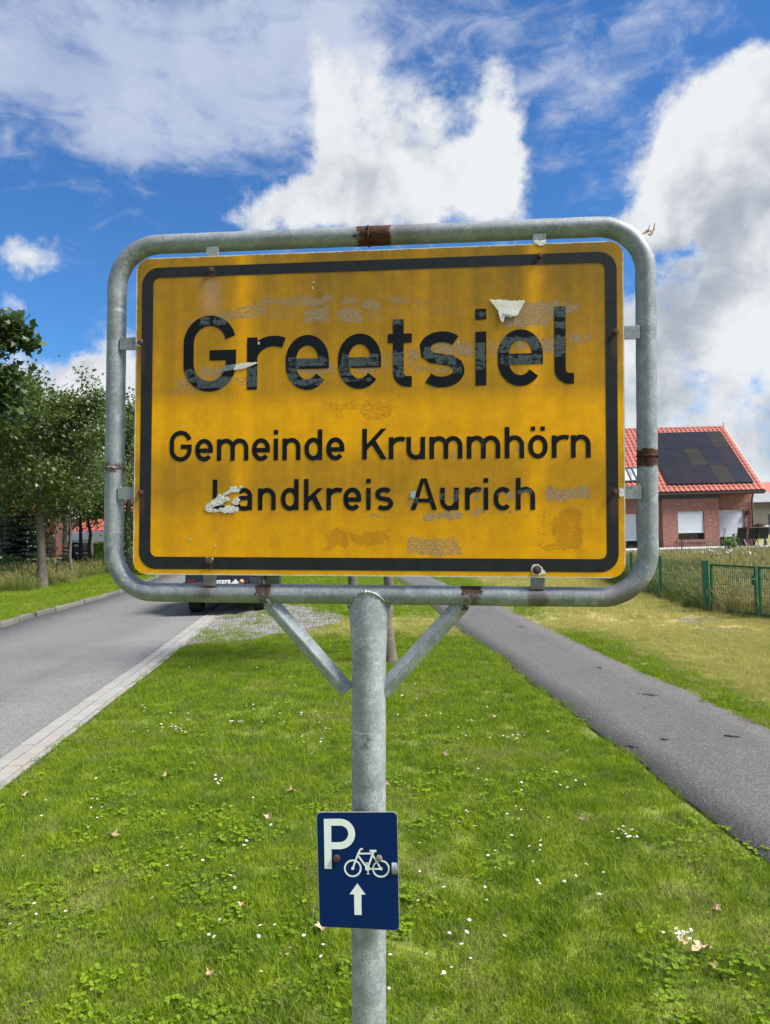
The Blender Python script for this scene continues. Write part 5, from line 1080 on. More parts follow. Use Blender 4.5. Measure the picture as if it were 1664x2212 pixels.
barkm = simple('grey_brown_bark', (.145, .125, .10), (.085, .075, .06), 9, .95, bmp=.7, bscale=30, world=True, bdist=.02); bark_l = simple('lichen_bark', (.17, .145, .11), (.11, .10, .08), 12, .95, bmp=.7, bscale=45, world=True, bdist=.01); bark_red = simple('reddish_bark', (.085, .045, .032), (.05, .03, .024), 8, .95, bmp=.5, bscale=30, world=True)
def leaves(pts, size, mat, name, parent, seed=0, lobed=False, droop=.3):
    r = np.random.default_rng(seed); pts = np.asarray(pts); n = len(pts); s = size * r.uniform(.6, 1.3, n)
    nrm = r.normal(0, 1, (n, 3)); nrm[:, 2] = np.abs(nrm[:, 2]) + .35; nrm /= np.linalg.norm(nrm, axis=1)[:, None]; a = r.normal(0, 1, (n, 3)); a[:, 2] -= droop; a -= nrm * (a * nrm).sum(1)[:, None]; a /= np.linalg.norm(a, axis=1)[:, None]; b = np.cross(nrm, a)
    if lobed: sh = [(-.15, 0, 0), (.0, -.35, .05), (.22, -.5, .1), (.35, -.2, .03), (.85, 0, -.12), (.35, .2, .03), (.22, .5, .1), (.0, .35, .05)]; Ff = [(0, 1, 2, 3), (0, 3, 4, 5), (0, 5, 6, 7)]
    else: sh = [(-.5, 0, 0), (0, -.32, .09), (.5, 0, -.05), (0, .32, .09)]; Ff = [(0, 1, 2, 3)]
    k = len(sh); V = np.stack([pts + (a * q[0] + b * q[1] + nrm * q[2]) * s[:, None] for q in sh], 1).reshape(-1, 3); F0 = np.array(Ff); Fc = (F0[None] + (np.arange(n) * k)[:, None, None]).reshape(-1, 4); rr = np.repeat(r.uniform(0, 1, n), len(Ff))
    return npobj(name, V, Fc, mat, {'rnd': ('FACE', rr)}, parent)
def tree(x, y, z, H, R, trunk_r, crown0, label, seed, leaf=.14, nleaf=9000, bark=barkm, lmat=leaf_mid, lobed=False, group=None, fork=None, name='broadleaf_tree', lean=(0, 0), nb=11, airy=.5, squash=1.0, cat='tree', upw=1.0, clump=1.0, extra=()):
    r = np.random.default_rng(seed); o = thing(name, (x, y, z), label, cat, group); mb = MB(); fork = fork or crown0 * .95
    top = Vector((lean[0], lean[1], H * .93)); tp = []; tr = []
    for k in range(9): q = k / 8; tp.append(Vector((lean[0] * q * q + r.normal(0, .025) * (k > 0), lean[1] * q * q + r.normal(0, .025) * (k > 0), H * .9 * q))); tr.append(trunk_r * (1.25 if k == 0 else 1) * (1 - q) ** .75 + .012)
    mb.tube([Vector((0, 0, -.25))] + tp, [tr[0] * 1.25] + tr, 10); mb.build('trunk', bark, o, smooth=True)
    ends = []; nbr = 0
    for i in range(nb):
        q = (fork + (H * .86 - fork) * (i / max(nb - 1, 1)) ** .9) / (H * .9); q = min(q, .97); st_ = Vector((lean[0] * q * q, lean[1] * q * q, H * .9 * q)); a = i * 2.4 + r.uniform(-.5, .5)
        rel = (st_.z - crown0) / (H - crown0); reach = R * (1.05 - .75 * max(rel, 0) ** 1.6) * r.uniform(.8, 1.1); up = r.uniform(.25, .6) * reach * upw + .12 * (H - st_.z)
        e = st_ + Vector((cos(a) * reach, sin(a) * reach * squash, min(up, H - st_.z))); mid = st_.lerp(e, .5) + Vector((0, 0, .12 * reach)); br = MB(); r0 = max(trunk_r * .42 * (1 - q * .6), .015); br.tube([st_, mid, e], [r0, r0 * .6, .01], 6)
        for j in range(5):
            f = r.uniform(.35, 1); s2 = (st_.lerp(mid, f * 2) if f < .5 else mid.lerp(e, f * 2 - 1)); e2_ = s2 + Vector(r.normal(0, 1, 3)).normalized() * reach * r.uniform(.25, .5) + Vector((0, 0, .15 * reach)); br.tube([s2, s2.lerp(e2_, .55) + Vector((0, 0, .05)), e2_], [r0 * .4, r0 * .28, .006], 5); ends += [e2_, s2.lerp(e2_, .6)]
        br.build('branch', bark, o, smooth=True); ends += [e, mid.lerp(e, .5), mid.lerp(e, .8), st_.lerp(mid, .75)]
    ends.append(top); E_ = np.array([tuple(p) for p in ends]); ok = E_[:, 2] > crown0 - .1; E_ = E_[ok]
    w = r.uniform(.3, 1.5, len(E_)) * (1 + .9 * (E_[:, 2] < crown0 + 1.6)); w /= w.sum(); ci = r.choice(len(E_), nleaf, p=w); sg = clump * R * (.10 + .09 * (1 - airy)) * r.uniform(.7, 1.4, len(E_)); P_ = E_[ci] + r.normal(0, 1, (nleaf, 3)) * sg[ci][:, None] * np.array([1, 1, .62])
    P_ = P_[(P_[:, 2] > crown0 - .25)]
    for q, sg_, n_ in extra:
        q = Vector(q) - Vector((x, y, z)); P_ = np.vstack([P_, np.array(q) + r.normal(0, sg_, (n_, 3)) * np.array([1, 1, .7])]); MB().tube([Vector((0, 0, min(q.z - .3, H * .6))), Vector((q.x * .5, q.y * .5, q.z - .1)), q], [.05, .03, .008], 6).build('branch', bark, o, smooth=True)
    leaves(P_, leaf, lmat, 'crown', o, seed, lobed); return o
def bush(x, y, z, R, H, label, seed, n=2600, leaf=.09, mat=None, name='shrub', group=None, cat='shrub'):
    r = np.random.default_rng(seed); o = thing(name, (x, y, z), label, cat, group); mb = MB(); C_ = []
    for i in range(16):
        a = r.uniform(0, 6.28); d = R * sqrt(r.uniform(0, 1)) * .8; e = Vector((cos(a) * d, sin(a) * d, H * r.uniform(.45, 1) * (1 - .35 * (d / R) ** 2))); mb.tube([Vector((0, 0, -.1)), e * .5 + Vector((0, 0, .05)), e], [.02, .012, .004], 5); C_.append(tuple(e)); C_.append(tuple(e * .6))
    mb.build('stem', barkm, o); C_ = np.array(C_); P_ = C_[r.integers(0, len(C_), n)] + r.normal(0, 1, (n, 3)) * R * .2; P_ = P_[P_[:, 2] > .02]; leaves(P_, leaf, mat or leaf_shrub, 'foliage', o, seed); return o
def spruce(x, y, z, H, R, label, seed, group=None):
    r = np.random.default_rng(seed); o = thing('spruce_tree', (x, y, z), label, 'spruce', group); MB().tube([(0, 0, -.2), (0, 0, H * .5), (0, 0, H)], [.12, .08, .01], 8).build('trunk', barkm, o, smooth=True); V = []; Fc = []; rn = []
    zz = .18
    while zz < H:
        rr = R * (1 - zz / H) ** .85 + .05; nb = int(9 + rr * 5)
        for i in range(nb):
            a = r.uniform(0, 6.28); L = rr * r.uniform(.75, 1.1); z0 = zz + r.uniform(-.05, .05); ns = int(L / .045)
            for k in range(ns):
                f = (k + .5) / ns; px, py, pz = cos(a) * L * f, sin(a) * L * f, z0 - .22 * L * f * (1.2 - f) + .05 * f; w_ = .17 * (1 - .55 * f) * r.uniform(.7, 1.3) + .03
                for s_ in (-1, 1):
                    b = len(V); qx, qy = -sin(a) * s_ * w_ + cos(a) * w_ * .5, cos(a) * s_ * w_ + sin(a) * w_ * .5; V += [(px, py, pz), (px + cos(a) * .035, py + sin(a) * .035, pz + .012), (px + qx, py + qy, pz - r.uniform(.0, .06)), (px + qx * .7 - cos(a) * .03, py + qy * .7 - sin(a) * .03, pz + .005)]; Fc.append((b, b + 1, b + 2, b + 3)); rn.append(r.uniform())
        zz += .17 + .02 * r.uniform()
    npobj('needles', V, Fc, leaf_blue, {'rnd': ('FACE', rn)}, o); return o
vz_ = .08
# the trees
tree(-12.9, 29.2, vz_, 4.7, 1.9, .06, 2.75, 'small leafy tree whose low crown hangs before the red roof', 61, leaf=.14, nleaf=5000, airy=.4, clump=.9, nb=10)
tree(-16.2, 31.5, vz_, 5.2, 2.1, .07, 2.4, 'small dark tree above the blue spruces', 62, leaf=.15, nleaf=5500, airy=.4, lmat=leaf_dark, nb=10)
tree(-12.35, 25.6, vz_, 6.9, 2.9, .165, 2.2, 'leafy street tree with a thick bare trunk standing on the verge across the road', 3, leaf=.14, nleaf=19000, nb=24, fork=2.5, airy=.8, upw=1.6, clump=.72, extra=[(PY(35, 1050, 25.3), .35, 420), (PY(75, 1085, 24.9), .28, 260), (PY(140, 1060, 25.2), .35, 420), (PY(185, 1090, 25.5), .30, 300), (PY(110, 1020, 24.6), .40, 500), (PY(20, 1090, 25.2), .30, 280)])
tree(-13.0, 17.6, vz_, 8.1, 2.8, .18, 3.7, 'dark maple whose leafy branches reach in at the left edge of the photo', 5, leaf=.20, nleaf=11000, lobed=True, lmat=leaf_dark, nb=13, airy=.7, clump=.8, extra=[(PY(20, 700, 17.0), .20, 170), (PY(40, 725, 17.2), .20, 190), (PY(8, 740, 17.1), .22, 200), (PY(66, 745, 17.0), .12, 60), (PY(10, 812, 17.0), .22, 200), (PY(28, 838, 17.1), .14, 90), (PY(12, 880, 17.2), .28, 300)])
tree(-12.4, 34.5, vz_, 8.4, 2.8, .17, 1.6, 'roadside tree seen in the gap between the left frame tube and the yellow board', 8, leaf=.18, nleaf=14000, airy=.3, nb=14)
tree(-17.8, 33.5, vz_, 8.3, 3.0, .17, 2.4, 'dense tree behind the street tree near the left edge', 9, leaf=.18, nleaf=14000, airy=.3, nb=14)
tree(-18.2, 40.5, vz_, 6.8, 2.7, .15, 1.9, 'dark tree standing over the red roof behind the street tree', 11, leaf=.18, nleaf=10000, airy=.3, lmat=leaf_dark)
tree(0.03, 10.5, -.01, 4.9, 1.35, .075, 2.3, 'young lichen covered tree standing right behind the sign post', 21, leaf=.08, nleaf=5000, bark=bark_l, airy=.6, nb=9)
tree(-.98, 21.0, -.01, 5.8, 1.9, .12, 2.6, 'second young verge tree further behind the sign, trunk seen below the board', 22, leaf=.11, nleaf=5000, bark=bark_l, airy=.5, nb=9)
for i, (u_, lb) in enumerate(((153, 'thin reddish trunked tree, leftmost of the three before the camper van'), (174.5, 'thin reddish trunked tree, middle one of the three before the camper van'), (195, 'thin reddish trunked tree, rightmost of the three before the green hedge'))):
    p = G(u_, 1212 - i * 3); x = p[0] * 36 / p[1]; tree(x, 36.0, vz_, 5.6, 1.25, .10, 2.85, lb, 30 + i, leaf=.15, nleaf=3200, bark=bark_red, lmat=leaf_dark, group='thin trunked trees before the camper van', nb=8, airy=.3, name='slender_tree')
spruce(-15.2, 29.5, vz_, 4.2, 1.9, 'blue spruce with layered branches at the left edge behind the street tree', 41); spruce(-15.3, 35.0, vz_, 1.6, 1.7, 'low spreading blue spruce beside the camper van', 42); spruce(-17.5, 30.5, vz_, 3.2, 1.6, 'blue spruce cut off by the left edge of the photo', 43)
bush(-14.2, 24.9, vz_, 1.0, 1.5, 'dense green shrub left of the street tree trunk', 51); bush(-10.4, 31.5, vz_, 1.0, 1.6, 'light green shrub beside the left frame tube', 52); bush(-14.9, 28.2, vz_, .8, 1.1, 'low shrub right behind the street tree trunk', 53); bush(-11.3, 33.5, vz_, 1.6, 2.4, 'tall shrub in the gap left of the yellow board', 54, n=4000); bush(-15.6, 25.6, vz_, 1.0, 1.9, 'tall shrub at the far left edge of the photo', 55, n=3500)
bush(-13.4, 40.0, vz_, 2.2, 3.4, 'big dark shrub closing the view behind the left frame tube', 56, n=6000, leaf=.16, mat=leaf_dark); bush(-19.3, 37.0, vz_, 2.2, 3.6, 'big dark shrub behind the spruces', 57, n=6000, leaf=.16, mat=leaf_dark)
p = PY(1580, 1196, 38.5); bush(p.x, 38.5, float(HT(p.x, 38.5)), .42, 1.0, 'small leafy green sapling shrub before the patio', 58, n=500, leaf=.10, mat=leafmat('fresh_leaf', (.10, .2, .03), (.16, .27, .05)))
for i, (u_, v_, lb) in enumerate(((1556, 1190, 'clump of white meadow flowers before the patio edge'), (1618, 1200, 'clump of white meadow flowers above the gate'), (1565, 1203, 'pale umbel flowers in the tall grass left of the gate latch'))):
    p = G(u_, v_ + 40, 0); y_ = 24 + 2 * i; q = PY(u_, v_, y_); r = np.random.default_rng(90 + i); P_ = np.column_stack([r.normal(0, .22, 60), r.normal(0, .2, 60), np.abs(r.normal(q.z, .06, 60))]); o = thing('meadow_flowers', (q.x, y_, float(HT(q.x, y_))), lb, 'flowers'); mb = MB()
    for p_ in P_[::2]: mb.tube([(p_[0], p_[1], 0), (p_[0], p_[1], p_[2])], .004, 3)
    mb.build('stalk', M_['tall'], o); leaves(P_, .07, M_['white_paint'], 'blossom', o, i)
# ---------------------------------------------------------------- left background: house, carport, hedge, camper van
lh = thing('gabled_house', (-24.0, 60, 0), 'red roofed brick house with a white window half hidden behind the trees on the left', 'house'); lb_ = Vector((-24, 60, 0)); brick2 = brickmat('brown_brick_wall', (.23, .10, .075), (.19, .08, .06), (.2, .16, .14)); red2 = tilemat('red_roof_tile', (.34, .075, .055), (.40, .095, .07))
def tiled(pA, pB, pC, pD, name, parent, mat, off, tw=.34, th=.38, cap=300, rev=False):   # pA,pB eave ends, pD,pC ridge ends: rows of overlapping tiles as one field
    A, Bq, Cq, D = [Vector(p) - off for p in (pA, pB, pC, pD)]; mb = MB(); nr = max(1, int((D - A).length / th)); nc = max(1, int((Bq - A).length / tw)); nrm = (Bq - A).cross(D - A).normalized()
    if nrm.z < 0: nrm = -nrm
    for r_ in range(nr):
        for c in range(nc):
            g = lambda i, j: (A.lerp(Bq, i / nc)).lerp(D.lerp(Cq, i / nc), j / nr)
            p0, p1, p2, p3 = g(c, r_), g(c + 1, r_), g(c + 1, r_ + 1), g(c, r_ + 1); m0 = p0.lerp(p1, .4) + nrm * .09; m1 = p3.lerp(p2, .4) + nrm * .07
            mb.add([p0 + nrm * .04, m0, p1 + nrm * .04, p2 + nrm * .02, m1, p3 + nrm * .02, p0, p1], [(0, 1, 4, 5), (1, 2, 3, 4), (6, 7, 2, 1, 0)])
    return tag(mb.build(name, mat, parent, fix=False), kind='stuff')
MB().box((-8, 0, -.1), (8, 8, 3.9)).prismx([(0, 3.9), (8, 3.9), (4, 7.4)], -8, -7.7).prismx([(0, 3.9), (8, 3.9), (4, 7.4)], 7.7, 8).build('wall', brick2, lh)
rf = MB().prismx([(-.4, 3.6), (4, 7.5), (8.4, 3.6), (8.4, 3.45), (4, 7.3), (-.4, 3.45)], -8.3, 8.3).build('roof', red2, lh); tiled((-32.3, 59.6, 3.62), (-15.7, 59.6, 3.62), (-15.7, 64, 7.52), (-32.3, 64, 7.52), 'roof_tiles', rf, red2, lb_)
MB().prism([(-3.2, 0), (.8, 0), (.8, 3.4), (-1.2, 5.5), (-3.2, 3.4)], -1.2, -.003).build('gable_wall', brick2, lh); rf2 = MB().prism([(-3.5, 3.2), (-1.2, 5.75), (1.1, 3.2), (1.1, 3.35), (-1.2, 5.9), (-3.5, 3.35)], -1.4, 3.2).build('gable_roof', red2, lh)
tiled((-22.9, 58.6, 3.36), (-22.9, 63.2, 3.36), (-25.2, 63.2, 5.92), (-25.2, 58.6, 5.92), 'roof_tiles', rf2, red2, lb_)
def lwin(x, z, w, h, y=-1.205):
    f = MB().box((x - w/2, y - .06, z), (x - w/2 + .14, y, z + h)).box((x + w/2 - .14, y - .06, z), (x + w/2, y, z + h)).box((x - w/2 + .14, y - .06, z), (x + w/2 - .14, y, z + .14)).box((x - w/2 + .14, y - .06, z + h - .14), (x + w/2 - .14, y, z + h)).box((x - .04, y - .05, z + .14), (x + .04, y - .001, z + h - .14)).build('window', M_['white_paint'], lh); MB().box((x - w/2 + .14, y - .03, z + .14), (x + w/2 - .14, y - .02, z + h - .14)).build('pane', M_['glass_dark'], f)
q = PY(170, 1107, 58.8); lwin(q.x + 24, q.z - .5, 1.25, 1.05); q = PY(124, 1094, 58.8); lwin(q.x + 24, q.z - .5, .7, 1.1); lwin(-5.5, 1.0, 1.4, 1.3, -.005); lwin(4.5, 1.0, 1.4, 1.3, -.005)
q0 = PY(166, 1149, 53); q1 = PY(219, 1149, 53); q2 = PY(190, 1131, 55.5)
cpt = thing('carport', ((q0.x + q1.x) / 2, 54, 0), 'low carport with a red tiled roof and a pale scalloped fascia behind the thin trees', 'carport'); co = Vector(((q0.x + q1.x) / 2, 54, 0)); hw = (q1.x - q0.x) / 2 + .3
rf = MB().prismx([(-1.2, q0.z), (1.6, q2.z + .25), (4.4, q0.z), (4.4, q0.z - .12), (-1.2, q0.z - .12)], -hw, hw).build('roof', red2, cpt); tiled((co.x - hw, 52.8, q0.z + .02), (co.x + hw, 52.8, q0.z + .02), (co.x + hw, 55.6, q2.z + .27), (co.x - hw, 55.6, q2.z + .27), 'roof_tiles', rf, red2, co)
sc = MB().box((-hw, -1.12, q0.z - .62), (hw, -1.02, q0.z - .125))
for k in range(int(hw * 2 / .16)): sc.lathe((-hw + .08 + k * .16, -1.13, q0.z - .42), [(.07, -.03), (.07, 0)], 8, 'y')
sc.build('fascia', simple('pale_fascia', (.50, .52, .50), (.4, .42, .40), 3, .7), cpt)
for sx in (-1, 1): MB().box((sx * hw * .9 - .07, -1.0, -.1), (sx * hw * .9 + .07, -.86, q0.z - .2)).build('carport_post', M_['white_paint'], cpt)
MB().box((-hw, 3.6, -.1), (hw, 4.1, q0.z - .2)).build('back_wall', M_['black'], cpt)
hz0 = G(200, 1204)[1]; a = PY(178, 1172, 49); b = PY(216, 1172, 49); hg = thing('clipped_hedge', ((a.x + b.x) / 2, 49.5, 0), 'bright green clipped hedge in front of the carport', 'hedge'); hw = (b.x - a.x) / 2 + .5; r = np.random.default_rng(5); n = 7000; P_ = np.column_stack([r.uniform(-hw, hw, n), r.uniform(-.45, .45, n), r.uniform(0, a.z, n)]); P_[:, 1] = np.where(r.uniform(0, 1, n) < .6, -.45 + r.normal(0, .03, n), P_[:, 1]); leaves(P_, .10, hedge_m, 'foliage', hg, 4)
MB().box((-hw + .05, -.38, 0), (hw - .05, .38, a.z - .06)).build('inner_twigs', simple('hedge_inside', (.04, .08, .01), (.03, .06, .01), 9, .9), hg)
# camper van seen from behind
c0 = PY(157, 1150, 47.5); cv = thing('camper_van', (c0.x - .2, 48.5, 0), 'silver grey camper van parked behind the thin trees on the left', 'camper van', rz=.08); sil = simple('silver_paint', (.14, .155, .17), (.12, .13, .145), 1, .3, .3)
hh = PY(157, 1148, 47.5).z
bo = MB().prismx([(0, .45), (0, hh - .55), (.25, hh - .08), (.8, hh), (5.0, hh - .05), (5.6, hh - 1.0), (6.3, 1.15), (6.35, .45)], -.98, .98).build('body', sil, cv, bevel=.06)
for x in (-.48, .48): w = MB().box((x - .33, -.02, hh - 1.45), (x + .33, .05, hh - .8)).build('rear_window', M_['glass_dark'], cv, bevel=.02); 
for x in (-.48, .48): MB().box((x - .42, -.03, .5), (x + .42, .02, hh - 1.6)).build('rear_door', sil, cv, bevel=.02)
MB().box((-.95, -.12, .35), (.95, .12, .6)).build('bumper', M_['black'], cv, bevel=.03)
for x in (-.85, .85): MB().box((x - .08, -.05, .9), (x + .08, .02, 1.35)).build('tail_light', simple('red_lens', (.35, .02, .02), (.3, .02, .02), 5, .2), cv); 
for x in (-.8, .8):
    for y in (1.1, 4.9): w = MB().lathe((x, y, .33), [(.33, -.12), (.34, 0), (.33, .12)], 18, 'x').build('wheel', M_['rubber'], cv, smooth=False)
for s_ in (-1, 1): MB().box((s_ * .985 - .01, 1.0, hh - 1.35), (s_ * .985 + .01, 4.4, hh - .75)).build('side_window', M_['glass_dark'], cv)
# ---------------------------------------------------------------- dark off-road car on the gravel edge
cG = G(486, 1321); CYR = cG[1] - .75; car = thing('parked_car', (cG[0] + .12, CYR, .005), 'black off-road car seen from behind under the sign, straddling the road gutter', 'car', rz=.06)
lamp_r = simple('red_lamp_glass', (.10, .016, .018), (.07, .012, .012), 5, .2); lamp_w = simple('white_lamp_glass', (.62, .66, .64), (.5, .55, .52), 5, .2)
CWd = .93; cb = MB().prismx([(0.1, .52), (.02, .75), (.06, 1.05), (.12, 1.10), (.35, 1.72), (.5, 1.78), (2.5, 1.80), (3.05, 1.18), (4.15, 1.08), (4.35, .85), (4.3, .5), (4.0, .42), (.4, .42)], -CWd + .06, CWd - .06).build('body', M_['carpaint'], car, bevel=.05)
bp = MB().prism([(-CWd + .03, .52), (-CWd + .03, .80), (-.55, .80), (-.48, .78), (.48, .78), (.55, .80), (CWd - .03, .80), (CWd - .03, .56), (CWd - .12, .48), (-CWd + .12, .48)], -.14, .14).build('rear_bumper', M_['black'], car, bevel=.03)
MB().prism([(-.40, .66), (.32, .66), (.22, .52), (-.34, .52)], -.155, -.142).build('bumper_recess', M_['anthracite'], car)
pl = MB().box((-.30, -.172, .72), (.22, -.157, .83)).build('number_plate', M_['white_paint'], car, bevel=.003)
fc = bpy.data.curves.new('plate_text', 'FONT'); fc.body = 'L 0132 1A'; fc.size = .105; fc.align_x = 'CENTER'; fo = bpy.data.objects.new('plate_text', fc); COL.objects.link(fo)
dg = bpy.context.evaluated_depsgraph_get(); me = bpy.data.meshes.new_from_object(fo.evaluated_get(dg)); bpy.data.objects.remove(fo); me.materials.clear(); me.materials.append(M_['black']); to = bpy.data.objects.new('plate_text', me); COL.objects.link(to); to.parent = pl; to.rotation_euler = (pi / 2, 0, 0); to.location = (-.04, -.1735, .737)
MB().box((-.78, -.155, .74), (-.60, -.13, .87)).build('tail_light', lamp_r, car, bevel=.01); MB().lathe((-.74, -.157, .70), [(.045, -.01), (.045, 0)], 14, 'y').lathe((-.64, -.157, .70), [(.04, -.01), (.04, 0)], 14, 'y').build('reversing_light', lamp_w, car)
MB().box((.66, -.155, .62), (.88, -.13, .87)).build('tail_light', simple('smoked_lamp_glass', (.05, .05, .055), (.035, .035, .04), 5, .2), car, bevel=.01)
MB().obox((.34, -.19, .74), (.055, 0, .05), (-.05, 0, .06), (0, .008, 0)).build('white_tag', M_['white_paint'], car); MB().lathe((.49, -.25, .79), [(.02, -.055), (.055, -.02), (.055, .02), (.02, .055)], 14).build('hitch_cover', simple('orange_ball', (.62, .24, .14), (.5, .18, .1), 5, .5), car, smooth=True)
MB().box((.40, -.30, .70), (.56, -.14, .725)).build('tow_bracket', M_['anthracite'], car)
for x in (-.76, .76):
    for y, nm in ((.85, 'wheel'), (3.45, 'wheel')):
        w = MB().lathe((x, y, .37), [(.27, -.15), (.355, -.145), (.37, -.11), (.37, .11), (.355, .145), (.27, .15)], 30, 'x').build('wheel', M_['rubber'], car); MB().lathe((x, y, .37), [(.05, -.10), (.25, -.105), (.26, .105), (.05, .10)], 18, 'x').build('rim', M_['anthracite'], w)
    MB().prismx([(.35, .45), (.4, .85), (.62, 1.0), (1.1, 1.0), (1.32, .85), (1.38, .45), (1.3, .45), (1.22, .78), (1.05, .92), (.65, .92), (.48, .78), (.42, .45)], x - .14, x + .14).build('wheel_arch', M_['black'], car)
MB().box((-.62, .10, 1.14), (.62, .13, 1.15)).build('tailgate_trim', M_['black'], car); w = MB().obox((0, .21, 1.41), (.66, 0, 0), (0, .085, .22), (0, -.012, .004)).build('rear_window', M_['glass_dark'], car)
for s_ in (-1, 1):
    MB().prismx([(.5, 1.15), (.62, 1.66), (2.4, 1.68), (2.85, 1.18)], s_ * .872 - .006, s_ * .872 + .006).build('side_window', M_['glass_dark'], car); MB().box((s_ * 1.0 - .09, 2.75, 1.12), (s_ * 1.0 + .09, 2.85, 1.32)).build('wing_mirror', M_['black'], car, bevel=.02)
MB().box((-.5, .3, .30), (.5, 4.0, .44)).build('chassis', M_['black'], car)
# dark green bin beside the car
q = G(577, 1300); q = (cG[0] + 1.08, CYR + 1.6); MB_ = MB().prism([(-.16, 0), (.16, 0), (.19, .92), (-.19, .92)], -.2, .2).build('body', simple('dark_green_plastic', (.030, .045, .022), (.04, .055, .03), 3, .5)); bn = thing('rubbish_bin', (q[0], q[1], 0), 'narrow dark green bin standing right beside the black car', 'bin'); MB_.parent = bn; MB().box((-.2, -.22, .921), (.2, .22, .96)).build('lid', M_['black'], bn, bevel=.01)
# ---------------------------------------------------------------- far things at the right edge
fh = thing('distant_house', (46.0, 78, .2), 'distant pale house with a grey side wall just right of the brick house', 'house'); q = PY(1654, 1080, 74)
fh.location = (q.x + .6, 75, 0); MB().box((-1.5, 0, -.1), (1.8, 6, q.z - .2)).build('wall', simple('tan_wall', (.20, .17, .145), (.17, .15, .125), 1, .9), fh); MB().prismx([(-.3, q.z - .2), (3, q.z + 1.0), (6.3, q.z - .2)], -1.7, 1.9).build('roof', simple('grey_roof', (.25, .26, .27), (.2, .21, .22), 1, .8), fh)
MB().box((.2, -.03, .6), (.8, .02, 2.2)).build('door', M_['anthracite'], fh)
fh = thing('distant_house', (0, 0, 0), 'distant red roofed house at the very right edge of the photo', 'house'); q = PY(1664, 1078, 90); fh.location = (q.x + 4.2, 92, 0); MB().box((-3.6, 0, -.1), (3.6, 7, q.z - .5)).build('wall', brick2, fh); MB().prismx([(-.4, q.z - .6), (3.5, q.z + 2.4), (7.4, q.z - .6)], -4, 4).build('roof', red2, fh)
# far hedgerow of trees on the horizon
for i in range(34):
    x = -150 + i * 9.5 + random.uniform(-3, 3)
    if -70 < x < -45: continue
    y = 150 + random.uniform(-15, 25); R_ = random.uniform(3.0, 5.5); r = np.random.default_rng(300 + i); n = 420; H_ = random.uniform(4.5, 8); o = thing('far_tree', (x, y, 0), 'distant round tree on the horizon, one of many in a row', 'tree', 'trees along the far horizon')
    dirs = r.normal(0, 1, (n, 3)); dirs /= np.linalg.norm(dirs, axis=1)[:, None]; P_ = dirs * (R_ * (.75 + .3 * r.uniform(0, 1, n)))[:, None] * np.array([1, 1, .7]) + np.array([0, 0, H_ * .55]); P_ = P_[P_[:, 2] > .4]; MB().tube([(0, 0, -.3), (0, 0, H_ * .6)], [.3, .12], 6).build('trunk', barkm, o); leaves(P_, 1.5, leaf_mid, 'crown', o, i)
# ---------------------------------------------------------------- small things on the lawn
flm = simple('dry_maple_leaf', (.40, .30, .17), (.24, .17, .09), 30, .8, bmp=.4, bscale=120); fl2 = simple('pale_dry_leaf', (.52, .40, .23), (.38, .27, .15), 30, .8)
def fallen(u, v, size, label, seed, mat, curl=.75):
    r = random.Random(seed); x, y = G(u, v, .03); o = thing('fallen_leaf', (x, y, .034), label, 'leaf', 'withered leaves lying on the lawn', r.uniform(0, 6.28)); n = 20; vs = [(0, 0, .0)]; rr = []
    for k in range(n):
        a = 2 * pi * k / n; ld = abs(((a + .3) % (2 * pi / 5)) / (2 * pi / 5) - .5) * 2; R_ = size * (.50 + .42 * ld ** 1.3) * r.uniform(.7, 1.15); rr.append(R_); vs.append((R_ * cos(a), R_ * sin(a) * .8, curl * R_ * (.5 + .5 * sin(a * 2 + seed)) * r.uniform(.7, 1.2)))
    mid = [(vs[k + 1][0] * .5, vs[k + 1][1] * .5, vs[k + 1][2] * .15 + r.uniform(0, .004)) for k in range(n)]
    mb = MB(); mb.add(vs[:1] + mid + vs[1:], [(0, 1 + k, 1 + (k + 1) % n) for k in range(n)] + [(1 + k, 1 + n + k, 1 + n + (k + 1) % n, 1 + (k + 1) % n) for k in range(n)]); bl_ = mb.build('blade', mat, o); s = bl_.modifiers.new('thickness', 'SOLIDIFY'); s.thickness = .0006
    MB().tube([(0, 0, .003), (-size * .7, size * .1, .004), (-size * 1.3, size * .1, -.004)], [.0014, .001, .0008], 5).build('stalk', mat, o); o.rotation_euler = (r.uniform(-.3, .3), r.uniform(-.3, .3), r.uniform(0, 6.28))
